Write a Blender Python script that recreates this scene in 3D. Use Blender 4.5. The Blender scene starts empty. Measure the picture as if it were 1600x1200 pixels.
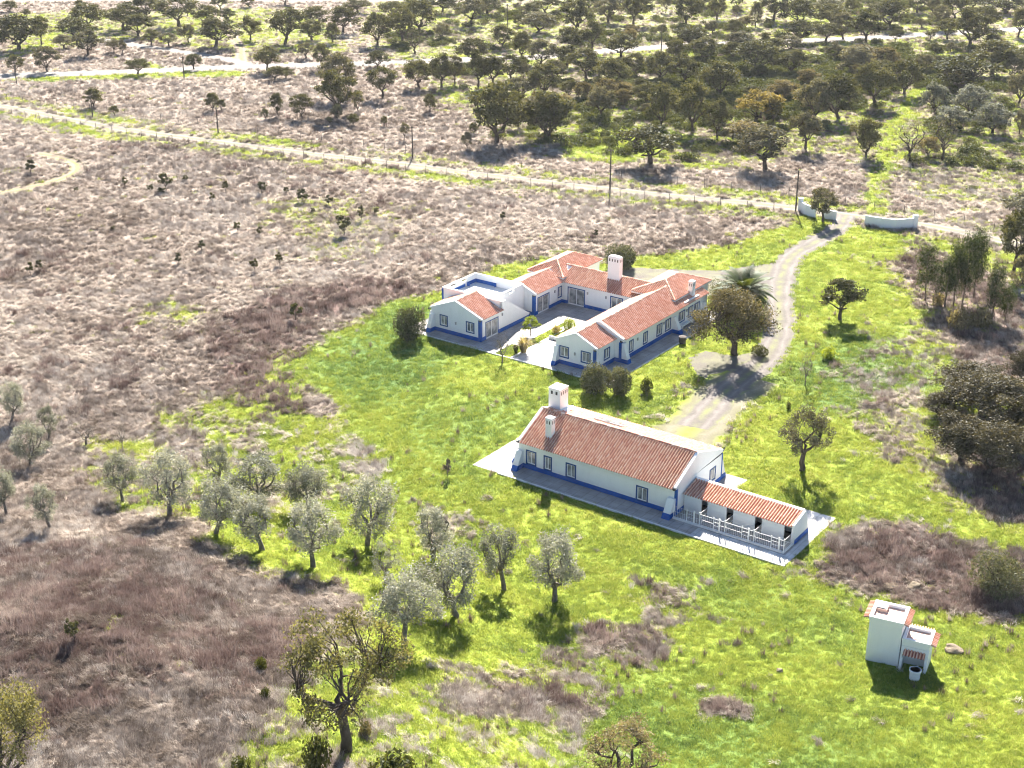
import bpy, math, random
import numpy as np
from mathutils import Vector, Matrix

sc = bpy.context.scene
COL = sc.collection
R = math.radians

# ------------------------------------------------------------------ camera, sky, sun, exposure
FPX, PITCH, CAMH = 2218.0, R(23.2), 60.0          # focal length in photo pixels (1600 wide), tilt, height
cam = bpy.data.cameras.new('camera'); camo = bpy.data.objects.new('camera', cam); COL.objects.link(camo)
cam.sensor_width = 36.0; cam.lens = 36.0 * FPX / 1600.0
cam.clip_start = 1.0; cam.clip_end = 9000.0
camo.location = (0, 0, CAMH); camo.rotation_euler = (R(90) - PITCH, 0, 0)
sc.camera = camo

SUN_AZ, SUN_EL = R(4.5), R(33.5)                  # azimuth clockwise from +Y
world = bpy.data.worlds.new('World'); sc.world = world; world.use_nodes = True
wn = world.node_tree
sky = wn.nodes.new('ShaderNodeTexSky'); sky.sky_type = 'NISHITA'; sky.sun_disc = False
sky.sun_elevation = SUN_EL; sky.sun_rotation = SUN_AZ
sky.altitude = 100.0; sky.air_density = 1.0; sky.dust_density = 0.4; sky.ozone_density = 3.0
wn.links.new(sky.outputs[0], wn.nodes['Background'].inputs[0])
wn.nodes['Background'].inputs[1].default_value = 0.046
sun = bpy.data.lights.new('sun', 'SUN'); sun.energy = 5.0; sun.angle = R(0.53); sun.color = (1.0, 0.93, 0.83)
suno = bpy.data.objects.new('sun', sun); COL.objects.link(suno)
sdir = Vector((math.sin(SUN_AZ) * math.cos(SUN_EL), math.cos(SUN_AZ) * math.cos(SUN_EL), math.sin(SUN_EL)))
suno.rotation_euler = sdir.to_track_quat('Z', 'Y').to_euler(); suno.location = sdir * 300
sc.view_settings.view_transform = 'Standard'; sc.view_settings.look = 'None'
sc.view_settings.exposure = 2.3; sc.view_settings.gamma = 1.0; sc.view_settings.use_curve_mapping = False
sc.cycles.max_bounces = 4; sc.cycles.diffuse_bounces = 2; sc.cycles.adaptive_threshold = 0.03; sc.cycles.filter_width = 1.15; sc.cycles.caustics_reflective = False; sc.cycles.caustics_refractive = False; sc.cycles.glossy_bounces = 2
sc.cycles.transmission_bounces = 3; sc.cycles.transparent_max_bounces = 6
sc.cycles.use_denoising = True
sc.cycles.sample_clamp_indirect = 4.0

# ------------------------------------------------------------------ pixel -> ground helpers (survey of the photograph)
FW = np.array([0, math.cos(PITCH), -math.sin(PITCH)]); UP = np.array([0, math.sin(PITCH), math.cos(PITCH)])
def zt(x, y):
    """height of the land: level round the houses, rising gently towards the near edge."""
    x = np.asarray(x, float); y = np.asarray(y, float)
    k = np.clip((14.0 - x) / 22.0, 0, 1); k = k * k * (3 - 2 * k); S = 0.11 + 0.12 * k
    t = np.clip(98.5 + np.clip((3.0 - x) * 0.85, 0, 26) - y, 0, 45); return S * t * t / (t + 7.0)
def at(u, v):
    z = 0.0
    for _ in range(40):
        p = at0(u, v, z); z = float(zt(p[0], p[1]))
    return np.array([p[0], p[1], z])
def at0(u, v, z=0.0):
    d = FW + np.array([1.0, 0, 0]) * (u - 800) / FPX - UP * (v - 600) / FPX
    t = (z - CAMH) / d[2]
    return np.array([d[0] * t, d[1] * t, z])
def pxm(p):                                        # horizontal pixels per metre, vertical pixels per metre of height
    q = np.asarray(p) - np.array([0, 0, CAMH]); w = q @ FW
    dep = math.atan2(-q[2], math.hypot(q[0], q[1]))
    return FPX / w, FPX / w * math.cos(dep)

# ------------------------------------------------------------------ value noise in numpy
_rs = np.random.RandomState(7); _LAT = _rs.rand(256, 256)
def vnoise(x, y):
    xi = np.floor(x).astype(int); yi = np.floor(y).astype(int); fx = x - xi; fy = y - yi
    fx = fx * fx * (3 - 2 * fx); fy = fy * fy * (3 - 2 * fy)
    g = lambda a, b: _LAT[a % 256, b % 256]
    return (g(xi, yi) * (1 - fx) + g(xi + 1, yi) * fx) * (1 - fy) + (g(xi, yi + 1) * (1 - fx) + g(xi + 1, yi + 1) * fx) * fy
def fbm(x, y, s, o=3):
    a = 0; w = 1; tot = 0
    for k in range(o):
        a = a + w * vnoise(x / s * 2 ** k + 17.3 * k, y / s * 2 ** k + 5.1 * k); tot += w; w *= 0.55
    return a / tot

# ------------------------------------------------------------------ materials
def mat(name):
    m = bpy.data.materials.new(name); m.use_nodes = True
    nt = m.node_tree; nt.nodes.clear()
    return m, nt, nt.nodes, nt.links
def N(nodes, t, **kw):
    n = nodes.new(t)
    for k, v in kw.items(): setattr(n, k, v)
    return n
def ramp(nodes, stops):
    r = nodes.new('ShaderNodeValToRGB'); e = r.color_ramp.elements
    while len(e) < len(stops): e.new(0.5)
    for i, (p, c) in enumerate(stops):
        e[i].position = p; e[i].color = (*c, 1) if len(c) == 3 else c
    return r
def noise(nodes, links, vec, scale, detail=3, rough=0.55, dist=0.0):
    n = nodes.new('ShaderNodeTexNoise'); n.inputs['Scale'].default_value = scale; n.inputs['Detail'].default_value = detail
    n.inputs['Roughness'].default_value = rough; n.inputs['Distortion'].default_value = dist
    if vec is not None: links.new(vec, n.inputs['Vector'])
    return n
def mixc(nodes, links, fac, a, b, typ='MIX'):
    m = nodes.new('ShaderNodeMix'); m.data_type = 'RGBA'; m.blend_type = typ
    for sock, val in ((m.inputs[0], fac), (m.inputs[6], a), (m.inputs[7], b)):
        if isinstance(val, (int, float)): sock.default_value = val
        elif isinstance(val, tuple): sock.default_value = (*val, 1) if len(val) == 3 else val
        else: links.new(val, sock)
    return m.outputs[2]
def mth(nodes, links, op, a, b=0.0, clamp=False):
    m = nodes.new('ShaderNodeMath'); m.operation = op; m.use_clamp = clamp
    for sock, val in ((m.inputs[0], a), (m.inputs[1], b)):
        if isinstance(val, (int, float)): sock.default_value = val
        else: links.new(val, sock)
    return m.outputs[0]
def attr(nodes, name, typ='GEOMETRY'):
    a = nodes.new('ShaderNodeAttribute'); a.attribute_name = name; a.attribute_type = typ
    return a

def simple(name, col, rough=0.8, var=0.12, scale=2.0, bump=0.0, spec=0.3, metal=0.0):
    m, nt, n, l = mat(name)
    tc = n.new('ShaderNodeTexCoord'); b = n.new('ShaderNodeBsdfPrincipled'); o = n.new('ShaderNodeOutputMaterial')
    nz = noise(n, l, tc.outputs['Object'], scale, 4)
    r = ramp(n, [(0.3, tuple(c * (1 - var) for c in col)), (0.7, tuple(min(1, c * (1 + var)) for c in col))])
    l.new(nz.outputs[0], r.inputs[0]); l.new(r.outputs[0], b.inputs['Base Color'])
    b.inputs['Roughness'].default_value = rough; b.inputs['Specular IOR Level'].default_value = spec; b.inputs['Metallic'].default_value = metal
    if bump > 0:
        bp = n.new('ShaderNodeBump'); bp.inputs['Strength'].default_value = 0.6; bp.inputs['Distance'].default_value = bump
        n2 = noise(n, l, tc.outputs['Object'], scale * 6, 4); l.new(n2.outputs[0], bp.inputs['Height']); l.new(bp.outputs[0], b.inputs['Normal'])
    l.new(b.outputs[0], o.inputs[0])
    return m

def wall_mat():
    m, nt, n, l = mat('whitewash')
    tc = n.new('ShaderNodeTexCoord'); b = n.new('ShaderNodeBsdfPrincipled'); o = n.new('ShaderNodeOutputMaterial')
    mp = n.new('ShaderNodeMapping'); mp.inputs['Scale'].default_value = (1.3, 1.3, 0.25); l.new(tc.outputs['Object'], mp.inputs[0])
    n1 = noise(n, l, mp.outputs[0], 1.2, 5, 0.6); n2 = noise(n, l, tc.outputs['Object'], 0.5, 3)
    r = ramp(n, [(0.22, (0.60, 0.59, 0.57)), (0.42, (0.80, 0.80, 0.79)), (0.8, (0.86, 0.86, 0.85))])
    f = mth(n, l, 'ADD', mth(n, l, 'MULTIPLY', n1.outputs[0], 0.6), mth(n, l, 'MULTIPLY', n2.outputs[0], 0.45))
    l.new(f, r.inputs[0]); sx = n.new('ShaderNodeSeparateXYZ'); l.new(tc.outputs['Object'], sx.inputs[0])
    spl = mth(n, l, 'MULTIPLY', mth(n, l, 'SUBTRACT', 1.0, mth(n, l, 'MULTIPLY', sx.outputs[2], 0.95), True), mth(n, l, 'MULTIPLY', n1.outputs[0], 0.75))   # mud splashed up from the ground
    l.new(mixc(n, l, spl, r.outputs[0], (0.50, 0.44, 0.37)), b.inputs['Base Color'])
    b.inputs['Roughness'].default_value = 0.85; b.inputs['Specular IOR Level'].default_value = 0.2
    bp = n.new('ShaderNodeBump'); bp.inputs['Strength'].default_value = 0.35; bp.inputs['Distance'].default_value = 0.02
    n3 = noise(n, l, tc.outputs['Object'], 5, 4); l.new(n3.outputs[0], bp.inputs['Height']); l.new(bp.outputs[0], b.inputs['Normal'])
    l.new(b.outputs[0], o.inputs[0]); return m

def tile_mat():
    m, nt, n, l = mat('terracotta_tile')
    a = attr(n, 'tv'); b = n.new('ShaderNodeBsdfPrincipled'); o = n.new('ShaderNodeOutputMaterial'); tc = n.new('ShaderNodeTexCoord')
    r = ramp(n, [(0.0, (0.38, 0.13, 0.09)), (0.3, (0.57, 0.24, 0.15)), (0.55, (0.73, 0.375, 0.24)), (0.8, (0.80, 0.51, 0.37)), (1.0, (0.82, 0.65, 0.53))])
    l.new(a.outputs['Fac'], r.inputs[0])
    nz = noise(n, l, tc.outputs['Object'], 0.8, 4)
    c = mixc(n, l, mth(n, l, 'MULTIPLY', nz.outputs[0], 0.25), r.outputs[0], (0.58, 0.24, 0.16))
    n2 = noise(n, l, tc.outputs['Object'], 14, 3); f2 = mth(n, l, 'MULTIPLY', mth(n, l, 'SUBTRACT', n2.outputs[0], 0.5, True), 1.2, True)
    c = mixc(n, l, f2, c, (0.55, 0.42, 0.33))
    l.new(c, b.inputs['Base Color']); b.inputs['Roughness'].default_value = 0.7; b.inputs['Specular IOR Level'].default_value = 0.25
    l.new(b.outputs[0], o.inputs[0]); return m

def glass_mat():
    m, nt, n, l = mat('window_glass')
    b = n.new('ShaderNodeBsdfPrincipled'); o = n.new('ShaderNodeOutputMaterial'); tc = n.new('ShaderNodeTexCoord')
    nz = noise(n, l, tc.outputs['Object'], 1.3, 2)
    r = ramp(n, [(0.35, (0.14, 0.15, 0.16)), (0.65, (0.40, 0.40, 0.39))]); l.new(nz.outputs[0], r.inputs[0]); l.new(r.outputs[0], b.inputs['Base Color'])
    b.inputs['Roughness'].default_value = 0.08; b.inputs['Specular IOR Level'].default_value = 0.6
    l.new(b.outputs[0], o.inputs[0]); return m

def leaf_mat(name, dark, light, trans=0.35, gloss=0.03, twarm=(1.25, 1.15, 0.55)):
    m, nt, n, l = mat(name)
    a = attr(n, 'lv'); o = n.new('ShaderNodeOutputMaterial'); oi = n.new('ShaderNodeObjectInfo')
    r = ramp(n, [(0.0, dark), (1.0, light)])
    f = mth(n, l, 'ADD', a.outputs['Fac'], mth(n, l, 'MULTIPLY', mth(n, l, 'SUBTRACT', oi.outputs['Random'], 0.5), 0.5), True)
    l.new(f, r.inputs[0])
    d = n.new('ShaderNodeBsdfDiffuse'); t = n.new('ShaderNodeBsdfTranslucent'); g = n.new('ShaderNodeBsdfGlossy'); g.inputs['Roughness'].default_value = 0.6
    g.inputs['Color'].default_value = (0.8, 0.85, 0.9, 1)
    l.new(r.outputs[0], d.inputs[0]); l.new(mixc(n, l, 1.0, r.outputs[0], twarm, 'MULTIPLY'), t.inputs[0])
    m1 = n.new('ShaderNodeMixShader'); m1.inputs[0].default_value = trans; l.new(d.outputs[0], m1.inputs[1]); l.new(t.outputs[0], m1.inputs[2])
    m2 = n.new('ShaderNodeMixShader'); m2.inputs[0].default_value = gloss; l.new(m1.outputs[0], m2.inputs[1]); l.new(g.outputs[0], m2.inputs[2])
    l.new(m2.outputs[0], o.inputs[0]); return m

def grass_mat(name, stops, trans):
    m, nt, n, l = mat(name)
    a = attr(n, 'tint', 'INSTANCER'); b = attr(n, 'lv'); o = n.new('ShaderNodeOutputMaterial')
    r = ramp(n, stops)
    f = mth(n, l, 'ADD', a.outputs['Fac'], mth(n, l, 'MULTIPLY', mth(n, l, 'SUBTRACT', b.outputs['Fac'], 0.5), 0.3), True)
    l.new(f, r.inputs[0])
    d = n.new('ShaderNodeBsdfDiffuse'); t = n.new('ShaderNodeBsdfTranslucent')
    l.new(r.outputs[0], d.inputs[0]); l.new(r.outputs[0], t.inputs[0])
    m1 = n.new('ShaderNodeMixShader'); m1.inputs[0].default_value = trans; l.new(d.outputs[0], m1.inputs[1]); l.new(t.outputs[0], m1.inputs[2])
    l.new(m1.outputs[0], o.inputs[0]); return m

def ground_mat():
    m, nt, n, l = mat('field_ground')
    geo = n.new('ShaderNodeNewGeometry'); P = geo.outputs['Position']
    mk = attr(n, 'mask'); sep = n.new('ShaderNodeSeparateColor'); l.new(mk.outputs['Color'], sep.inputs[0])
    b = n.new('ShaderNodeBsdfPrincipled'); o = n.new('ShaderNodeOutputMaterial')
    # flattened dry grass: long combed streaks that swirl
    mp = n.new('ShaderNodeMapping'); mp.inputs['Rotation'].default_value = (0, 0, R(25)); mp.inputs['Scale'].default_value = (1.0, 0.35, 1.0); l.new(P, mp.inputs[0])
    st = noise(n, l, mp.outputs[0], 1.7, 6, 0.65, 1.6)
    big = noise(n, l, P, 0.09, 5, 0.6, 0.6); mid = noise(n, l, P, 0.42, 5, 0.6, 0.4); fine = noise(n, l, P, 3.2, 5, 0.65)
    s = mth(n, l, 'ADD', mth(n, l, 'MULTIPLY', st.outputs[0], 0.55), mth(n, l, 'MULTIPLY', big.outputs[0], 0.25))
    s = mth(n, l, 'ADD', s, mth(n, l, 'MULTIPLY', mid.outputs[0], 0.2))
    dry = ramp(n, [(0.33, (0.12, 0.092, 0.073)), (0.44, (0.215, 0.17, 0.138)), (0.53, (0.30, 0.247, 0.205)), (0.62, (0.40, 0.34, 0.288)), (0.72, (0.52, 0.46, 0.395))])
    l.new(s, dry.inputs[0])
    brown = ramp(n, [(0.35, (0.09, 0.058, 0.05)), (0.5, (0.17, 0.115, 0.10)), (0.68, (0.30, 0.225, 0.195))]); l.new(s, brown.inputs[0])
    gs = mth(n, l, 'ADD', mth(n, l, 'MULTIPLY', mid.outputs[0], 0.5), mth(n, l, 'MULTIPLY', fine.outputs[0], 0.5))
    lime = ramp(n, [(0.3, (0.155, 0.205, 0.03)), (0.5, (0.225, 0.28, 0.038)), (0.7, (0.30, 0.345, 0.052))]); l.new(gs, lime.inputs[0])
    lush = ramp(n, [(0.3, (0.06, 0.12, 0.03)), (0.5, (0.115, 0.19, 0.045)), (0.7, (0.19, 0.26, 0.07))]); l.new(gs, lush.inputs[0])
    # patchy edges
    nb = mth(n, l, 'MULTIPLY', mth(n, l, 'SUBTRACT', mth(n, l, 'ADD', mth(n, l, 'MULTIPLY', mid.outputs[0], 0.6), mth(n, l, 'MULTIPLY', fine.outputs[0], 0.4)), 0.5), 2.2)
    def edge(x, k=3.0):
        return mth(n, l, 'ADD', mth(n, l, 'MULTIPLY', mth(n, l, 'SUBTRACT', mth(n, l, 'ADD', x, nb), 0.5), k), 0.5, True)
    c = mixc(n, l, edge(sep.outputs[1]), dry.outputs[0], brown.outputs[0])
    g = mixc(n, l, sep.outputs[2], lime.outputs[0], lush.outputs[0])
    c = mixc(n, l, edge(sep.outputs[0], 2.6), c, g)
    l.new(c, b.inputs['Base Color']); b.inputs['Roughness'].default_value = 0.95; b.inputs['Specular IOR Level'].default_value = 0.1
    bp = n.new('ShaderNodeBump'); bp.inputs['Strength'].default_value = 1.0; bp.inputs['Distance'].default_value = 0.35
    hh = mth(n, l, 'ADD', mth(n, l, 'MULTIPLY', st.outputs[0], 0.6), mth(n, l, 'MULTIPLY', fine.outputs[0], 0.35)); l.new(hh, bp.inputs['Height'])
    l.new(bp.outputs[0], b.inputs['Normal']); l.new(b.outputs[0], o.inputs[0]); return m

def track_mat(name, base, rut, grassy=0.0, scale=1.0):
    m, nt, n, l = mat(name)
    geo = n.new('ShaderNodeNewGeometry'); P = geo.outputs['Position']; a = attr(n, 'across')
    b = n.new('ShaderNodeBsdfPrincipled'); o = n.new('ShaderNodeOutputMaterial')
    n1 = noise(n, l, P, 0.5 * scale, 5, 0.6, 0.4); n2 = noise(n, l, P, 5.0, 4, 0.7)
    x = mth(n, l, 'ABSOLUTE', mth(n, l, 'ADD', a.outputs['Fac'], mth(n, l, 'MULTIPLY', mth(n, l, 'SUBTRACT', n1.outputs[0], 0.5), 0.25)))
    ru = mth(n, l, 'SUBTRACT', 1.0, mth(n, l, 'MULTIPLY', mth(n, l, 'ABSOLUTE', mth(n, l, 'SUBTRACT', x, 0.48)), 5.0), True)
    c = mixc(n, l, mth(n, l, 'MULTIPLY', ru, 0.8), base, rut)
    v = ramp(n, [(0.3, (0.62, 0.62, 0.62)), (0.7, (1.2, 1.2, 1.2))]); l.new(mth(n, l, 'ADD', mth(n, l, 'MULTIPLY', n1.outputs[0], 0.5), mth(n, l, 'MULTIPLY', n2.outputs[0], 0.5)), v.inputs[0])
    c = mixc(n, l, 1.0, c, v.outputs[0], 'MULTIPLY')
    if grassy > 0:
        mid = mth(n, l, 'SUBTRACT', 1.0, mth(n, l, 'MULTIPLY', x, 3.2), True)
        out = mth(n, l, 'MULTIPLY', mth(n, l, 'SUBTRACT', x, 0.74), 4.5, True)
        gf = mth(n, l, 'MULTIPLY', mth(n, l, 'ADD', mid, out, True), mth(n, l, 'MULTIPLY', mth(n, l, 'SUBTRACT', n1.outputs[0], 0.36), 5.0 * grassy, True))
        c = mixc(n, l, gf, c, (0.24, 0.29, 0.05))
    l.new(c, b.inputs['Base Color']); b.inputs['Roughness'].default_value = 0.95; b.inputs['Specular IOR Level'].default_value = 0.1
    bp = n.new('ShaderNodeBump'); bp.inputs['Strength'].default_value = 0.5; bp.inputs['Distance'].default_value = 0.06
    l.new(n2.outputs[0], bp.inputs['Height']); l.new(bp.outputs[0], b.inputs['Normal'])
    l.new(b.outputs[0], o.inputs[0]); return m

def paving_mat(name, col, rough=0.85, var=0.12, scale=0.7, bump=0.01):
    m = simple(name, col, rough, var, scale, bump); nt = m.node_tree; n = nt.nodes; l = nt.links
    b = [x for x in n if x.type == 'BSDF_PRINCIPLED'][0]; src = b.inputs['Base Color'].links[0].from_socket
    geo = n.new('ShaderNodeNewGeometry'); mp = n.new('ShaderNodeMapping'); mp.inputs['Rotation'].default_value = (0, 0, R(35.6)); l.new(geo.outputs['Position'], mp.inputs[0])
    br = n.new('ShaderNodeTexBrick'); br.inputs['Scale'].default_value = 1.0; br.inputs['Brick Width'].default_value = 0.9; br.inputs['Row Height'].default_value = 0.9; br.offset = 0.0
    br.inputs['Mortar Size'].default_value = 0.018; br.inputs['Color1'].default_value = (0.92, 0.92, 0.92, 1); br.inputs['Color2'].default_value = (1.06, 1.05, 1.04, 1); br.inputs['Mortar'].default_value = (0.55, 0.53, 0.5, 1)
    l.new(mp.outputs[0], br.inputs[0]); n2 = noise(n, l, geo.outputs['Position'], 0.35, 5, 0.65); st = ramp(n, [(0.35, (0.72, 0.71, 0.69)), (0.6, (1.0, 1.0, 1.0))]); l.new(n2.outputs[0], st.inputs[0])
    l.new(mixc(n, l, 1.0, mixc(n, l, 1.0, src, br.outputs[0], 'MULTIPLY'), st.outputs[0], 'MULTIPLY'), b.inputs['Base Color']); return m
M = {}
M['wall'] = wall_mat(); M['tile'] = tile_mat(); M['glass'] = glass_mat(); M['ground'] = ground_mat()
M['blue'] = simple('blue_limewash', (0.018, 0.09, 0.34), 0.7, 0.18, 1.5, 0.01)
M['frame_blue'] = simple('blue_window_paint', (0.02, 0.065, 0.21), 0.55, 0.15, 2.0)
M['frame_white'] = simple('white_frame_paint', (0.78, 0.78, 0.77), 0.45, 0.05, 3.0)
M['interior'] = simple('dim_interior', (0.10, 0.09, 0.08), 0.9, 0.2, 1.0)
M['slab'] = paving_mat('pale_concrete', (0.62, 0.60, 0.58), 0.85, 0.12, 0.7, 0.01)
M['yard'] = paving_mat('yard_paving', (0.40, 0.37, 0.35), 0.85, 0.14, 0.8, 0.01)
M['kerb'] = simple('kerb_stone', (0.66, 0.64, 0.61), 0.85, 0.10, 1.1, 0.01)
M['terrace'] = simple('terrace_floor', (0.70, 0.68, 0.66), 0.8, 0.06, 0.8)
M['pinkfloor'] = simple('terracotta_floor', (0.62, 0.42, 0.33), 0.8, 0.10, 1.2)
M['iron'] = simple('dark_iron', (0.05, 0.05, 0.055), 0.5, 0.2, 4.0)
M['lamp'] = simple('lamp_grey', (0.32, 0.32, 0.32), 0.5, 0.1, 4.0)
M['metal'] = simple('panel_metal', (0.60, 0.61, 0.63), 0.25, 0.05, 2.0, 0, 0.6, 0.4)
M['bark_oak'] = simple('oak_bark', (0.075, 0.06, 0.05), 0.95, 0.35, 3.0, 0.03)
M['bark_olive'] = simple('olive_bark', (0.17, 0.15, 0.13), 0.95, 0.3, 3.5, 0.03)
M['bark_euc'] = simple('eucalyptus_bark', (0.17, 0.13, 0.10), 0.9, 0.35, 2.0, 0.01)
M['bark_palm'] = simple('palm_bark', (0.12, 0.09, 0.065), 0.95, 0.4, 6.0, 0.04)
M['oak'] = leaf_mat('oak_leaf', (0.036, 0.041, 0.018), (0.15, 0.145, 0.07), 0.28, 0.021)
M['oak_grey'] = leaf_mat('oak_leaf_grey', (0.065, 0.064, 0.042), (0.215, 0.20, 0.14), 0.28, 0.021)
M['oak_warm'] = leaf_mat('oak_leaf_warm', (0.065, 0.066, 0.03), (0.29, 0.275, 0.135), 0.35, 0.015)
M['oak_brown'] = leaf_mat('oak_leaf_brownish', (0.065, 0.058, 0.032), (0.31, 0.26, 0.15), 0.30, 0.018)
M['oak_yellow'] = leaf_mat('oak_leaf_yellow', (0.09, 0.075, 0.025), (0.31, 0.25, 0.10), 0.35, 0.012)
M['olive'] = leaf_mat('olive_leaf', (0.10, 0.105, 0.075), (0.42, 0.415, 0.345), 0.33, 0.030, (1.1, 1.08, 0.8))
M['olive_far'] = leaf_mat('wild_olive_leaf', (0.075, 0.08, 0.055), (0.27, 0.27, 0.22), 0.3, 0.03, (1.1, 1.08, 0.8))
M['thicket'] = leaf_mat('thicket_leaf', (0.028, 0.026, 0.016), (0.135, 0.118, 0.075), 0.22, 0.02)
M['shrub'] = leaf_mat('shrub_leaf', (0.04, 0.05, 0.028), (0.19, 0.19, 0.12), 0.25, 0.024)
M['euc'] = leaf_mat('eucalyptus_leaf', (0.025, 0.038, 0.013), (0.095, 0.115, 0.042), 0.32, 0.018)
M['palm'] = leaf_mat('palm_leaf', (0.02, 0.032, 0.008), (0.10, 0.125, 0.028), 0.3, 0.030)
M['lime'] = leaf_mat('citrus_leaf', (0.13, 0.18, 0.02), (0.34, 0.40, 0.06), 0.4, 0.018)
M['straw_leaf'] = leaf_mat('ornamental_grass_leaf', (0.20, 0.17, 0.08), (0.55, 0.47, 0.28), 0.4, 0.009)
M['twig'] = leaf_mat('bare_twig', (0.12, 0.10, 0.09), (0.26, 0.22, 0.19), 0.1, 0.009)
M['scrubleaf'] = leaf_mat('scrub_leaf', (0.035, 0.045, 0.014), (0.12, 0.125, 0.04), 0.3, 0.015)
M['dirt'] = track_mat('dirt_road_surface', (0.22, 0.192, 0.165), (0.32, 0.285, 0.25), 0.4)
M['paved'] = track_mat('pale_road_surface', (0.24, 0.222, 0.20), (0.29, 0.27, 0.25))
M['gravel'] = track_mat('gravel_drive_surface', (0.17, 0.152, 0.138), (0.235, 0.214, 0.196), 0.35)
M['worn'] = track_mat('worn_gravel_grass', (0.19, 0.18, 0.11), (0.23, 0.21, 0.16), 1.5)
M['sand'] = track_mat('sandy_track_surface', (0.22, 0.175, 0.135), (0.33, 0.265, 0.205), 0.7)
M['rock'] = simple('lichen_rock', (0.20, 0.16, 0.11), 0.95, 0.4, 2.5, 0.05)
M['pole'] = simple('weathered_pole', (0.10, 0.085, 0.075), 0.9, 0.3, 3.0)
M['barrel'] = simple('whitewashed_barrel', (0.72, 0.73, 0.74), 0.6, 0.08, 2.0)

# ------------------------------------------------------------------ object helpers
def tag(o, label=None, cat=None, group=None, kind=None):
    if label: o['label'] = label
    if cat: o['category'] = cat
    if group: o['group'] = group
    if kind: o['kind'] = kind
    return o
def empty(name, loc=(0, 0, 0), rz=0.0):
    o = bpy.data.objects.new(name, None); COL.objects.link(o); o.location = loc; o.rotation_euler = (0, 0, rz); o.empty_display_size = 0.2
    return o
def mobj(name, me, material=None, parent=None):
    if material is not None and len(me.materials) == 0: me.materials.append(material)
    o = bpy.data.objects.new(name, me); COL.objects.link(o)
    if parent is not None: o.parent = parent
    return o
def npmesh(name, V, F, smooth=False, fattr=None, vattr=None):
    """V (n,3); F (m,k) array with constant k."""
    me = bpy.data.meshes.new(name); V = np.asarray(V, dtype=np.float32); F = np.asarray(F, dtype=np.int32); k = F.shape[1]
    me.vertices.add(len(V)); me.vertices.foreach_set('co', V.ravel())
    me.loops.add(F.size); me.loops.foreach_set('vertex_index', F.ravel())
    me.polygons.add(len(F)); me.polygons.foreach_set('loop_start', np.arange(0, F.size, k, dtype=np.int32))
    try: me.polygons.foreach_set('loop_total', np.full(len(F), k, dtype=np.int32))
    except Exception: pass
    me.update(calc_edges=True)
    if smooth: me.polygons.foreach_set('use_smooth', np.ones(len(F), dtype=bool))
    for nm, arr in (fattr or {}).items():
        a = me.attributes.new(nm, 'FLOAT', 'FACE'); a.data.foreach_set('value', np.asarray(arr, dtype=np.float32))
    for nm, arr in (vattr or {}).items():
        a = me.attributes.new(nm, 'FLOAT', 'POINT'); a.data.foreach_set('value', np.asarray(arr, dtype=np.float32))
    return me

class MB:
    def __init__(s): s.v = []; s.f = []; s.a = []
    def quad(s, *p):
        i = len(s.v); s.v += [tuple(q) for q in p]; s.f.append(tuple(range(i, i + len(p))))
    def box(s, x0, x1, y0, y1, z0, z1):
        i = len(s.v)
        s.v += [(x0, y0, z0), (x1, y0, z0), (x1, y1, z0), (x0, y1, z0), (x0, y0, z1), (x1, y0, z1), (x1, y1, z1), (x0, y1, z1)]
        s.f += [tuple(i + k for k in q) for q in ((0, 3, 2, 1), (4, 5, 6, 7), (0, 1, 5, 4), (1, 2, 6, 5), (2, 3, 7, 6), (3, 0, 4, 7))]
    def prism(s, poly, d):                         # closed prism: list of 3-D points extruded by vector d
        n = len(poly); i = len(s.v); d = Vector(d)
        s.v += [tuple(p) for p in poly] + [tuple(Vector(p) + d) for p in poly]
        s.f.append(tuple(i + k for k in range(n))[::-1]); s.f.append(tuple(i + n + k for k in range(n)))
        for k in range(n):
            j = (k + 1) % n; s.f.append((i + k, i + j, i + n + j, i + n + k))
    def bar(s, a, b, w, h=None, up=(0, 0, 1)):      # square bar between two points
        a = Vector(a); b = Vector(b); h = h or w; d = (b - a).normalized(); u = Vector(up)
        if abs(d.dot(u)) > 0.98: u = Vector((1, 0, 0))
        x = d.cross(u).normalized(); y = x.cross(d).normalized()
        p = [a + x * sx * w / 2 + y * sy * h / 2 for sx, sy in ((-1, -1), (1, -1), (1, 1), (-1, 1))]
        s.prism(p, b - a)
    def tube(s, pts, rad, n=6, cap=True):
        rings = []; pts = [Vector(p) for p in pts]
        for k, p in enumerate(pts):
            d = (pts[min(k + 1, len(pts) - 1)] - pts[max(k - 1, 0)])
            d = d.normalized() if d.length > 1e-6 else Vector((0, 0, 1))
            u = Vector((0, 0, 1)) if abs(d.z) < 0.9 else Vector((1, 0, 0))
            x = d.cross(u).normalized(); y = d.cross(x).normalized(); r = rad[k] if hasattr(rad, '__len__') else rad
            i = len(s.v); s.v += [tuple(p + (x * math.cos(t) + y * math.sin(t)) * r) for t in [2 * math.pi * q / n for q in range(n)]]
            rings.append(i)
        for a, b in zip(rings, rings[1:]):
            for q in range(n): s.f.append((a + q, a + (q + 1) % n, b + (q + 1) % n, b + q))
        if cap:
            s.f.append(tuple(rings[0] + q for q in range(n))); s.f.append(tuple(rings[-1] + q for q in range(n))[::-1])
    def build(s, name, material, parent=None, smooth=False, bevel=0.0):
        me = bpy.data.meshes.new(name); me.from_pydata([tuple(map(float, v)) for v in s.v], [], s.f); me.update()
        if smooth:
            for p in me.polygons: p.use_smooth = True
        o = mobj(name, me, material, parent)
        if bevel > 0:
            b = o.modifiers.new('bevel', 'BEVEL'); b.width = bevel; b.segments = 1; b.limit_method = 'ANGLE'; b.angle_limit = R(40)
        return o

def copy_tree(o, parent=None):
    c = o.copy(); COL.objects.link(c); c.parent = parent
    for ch in o.children: copy_tree(ch, c)
    return c

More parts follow.
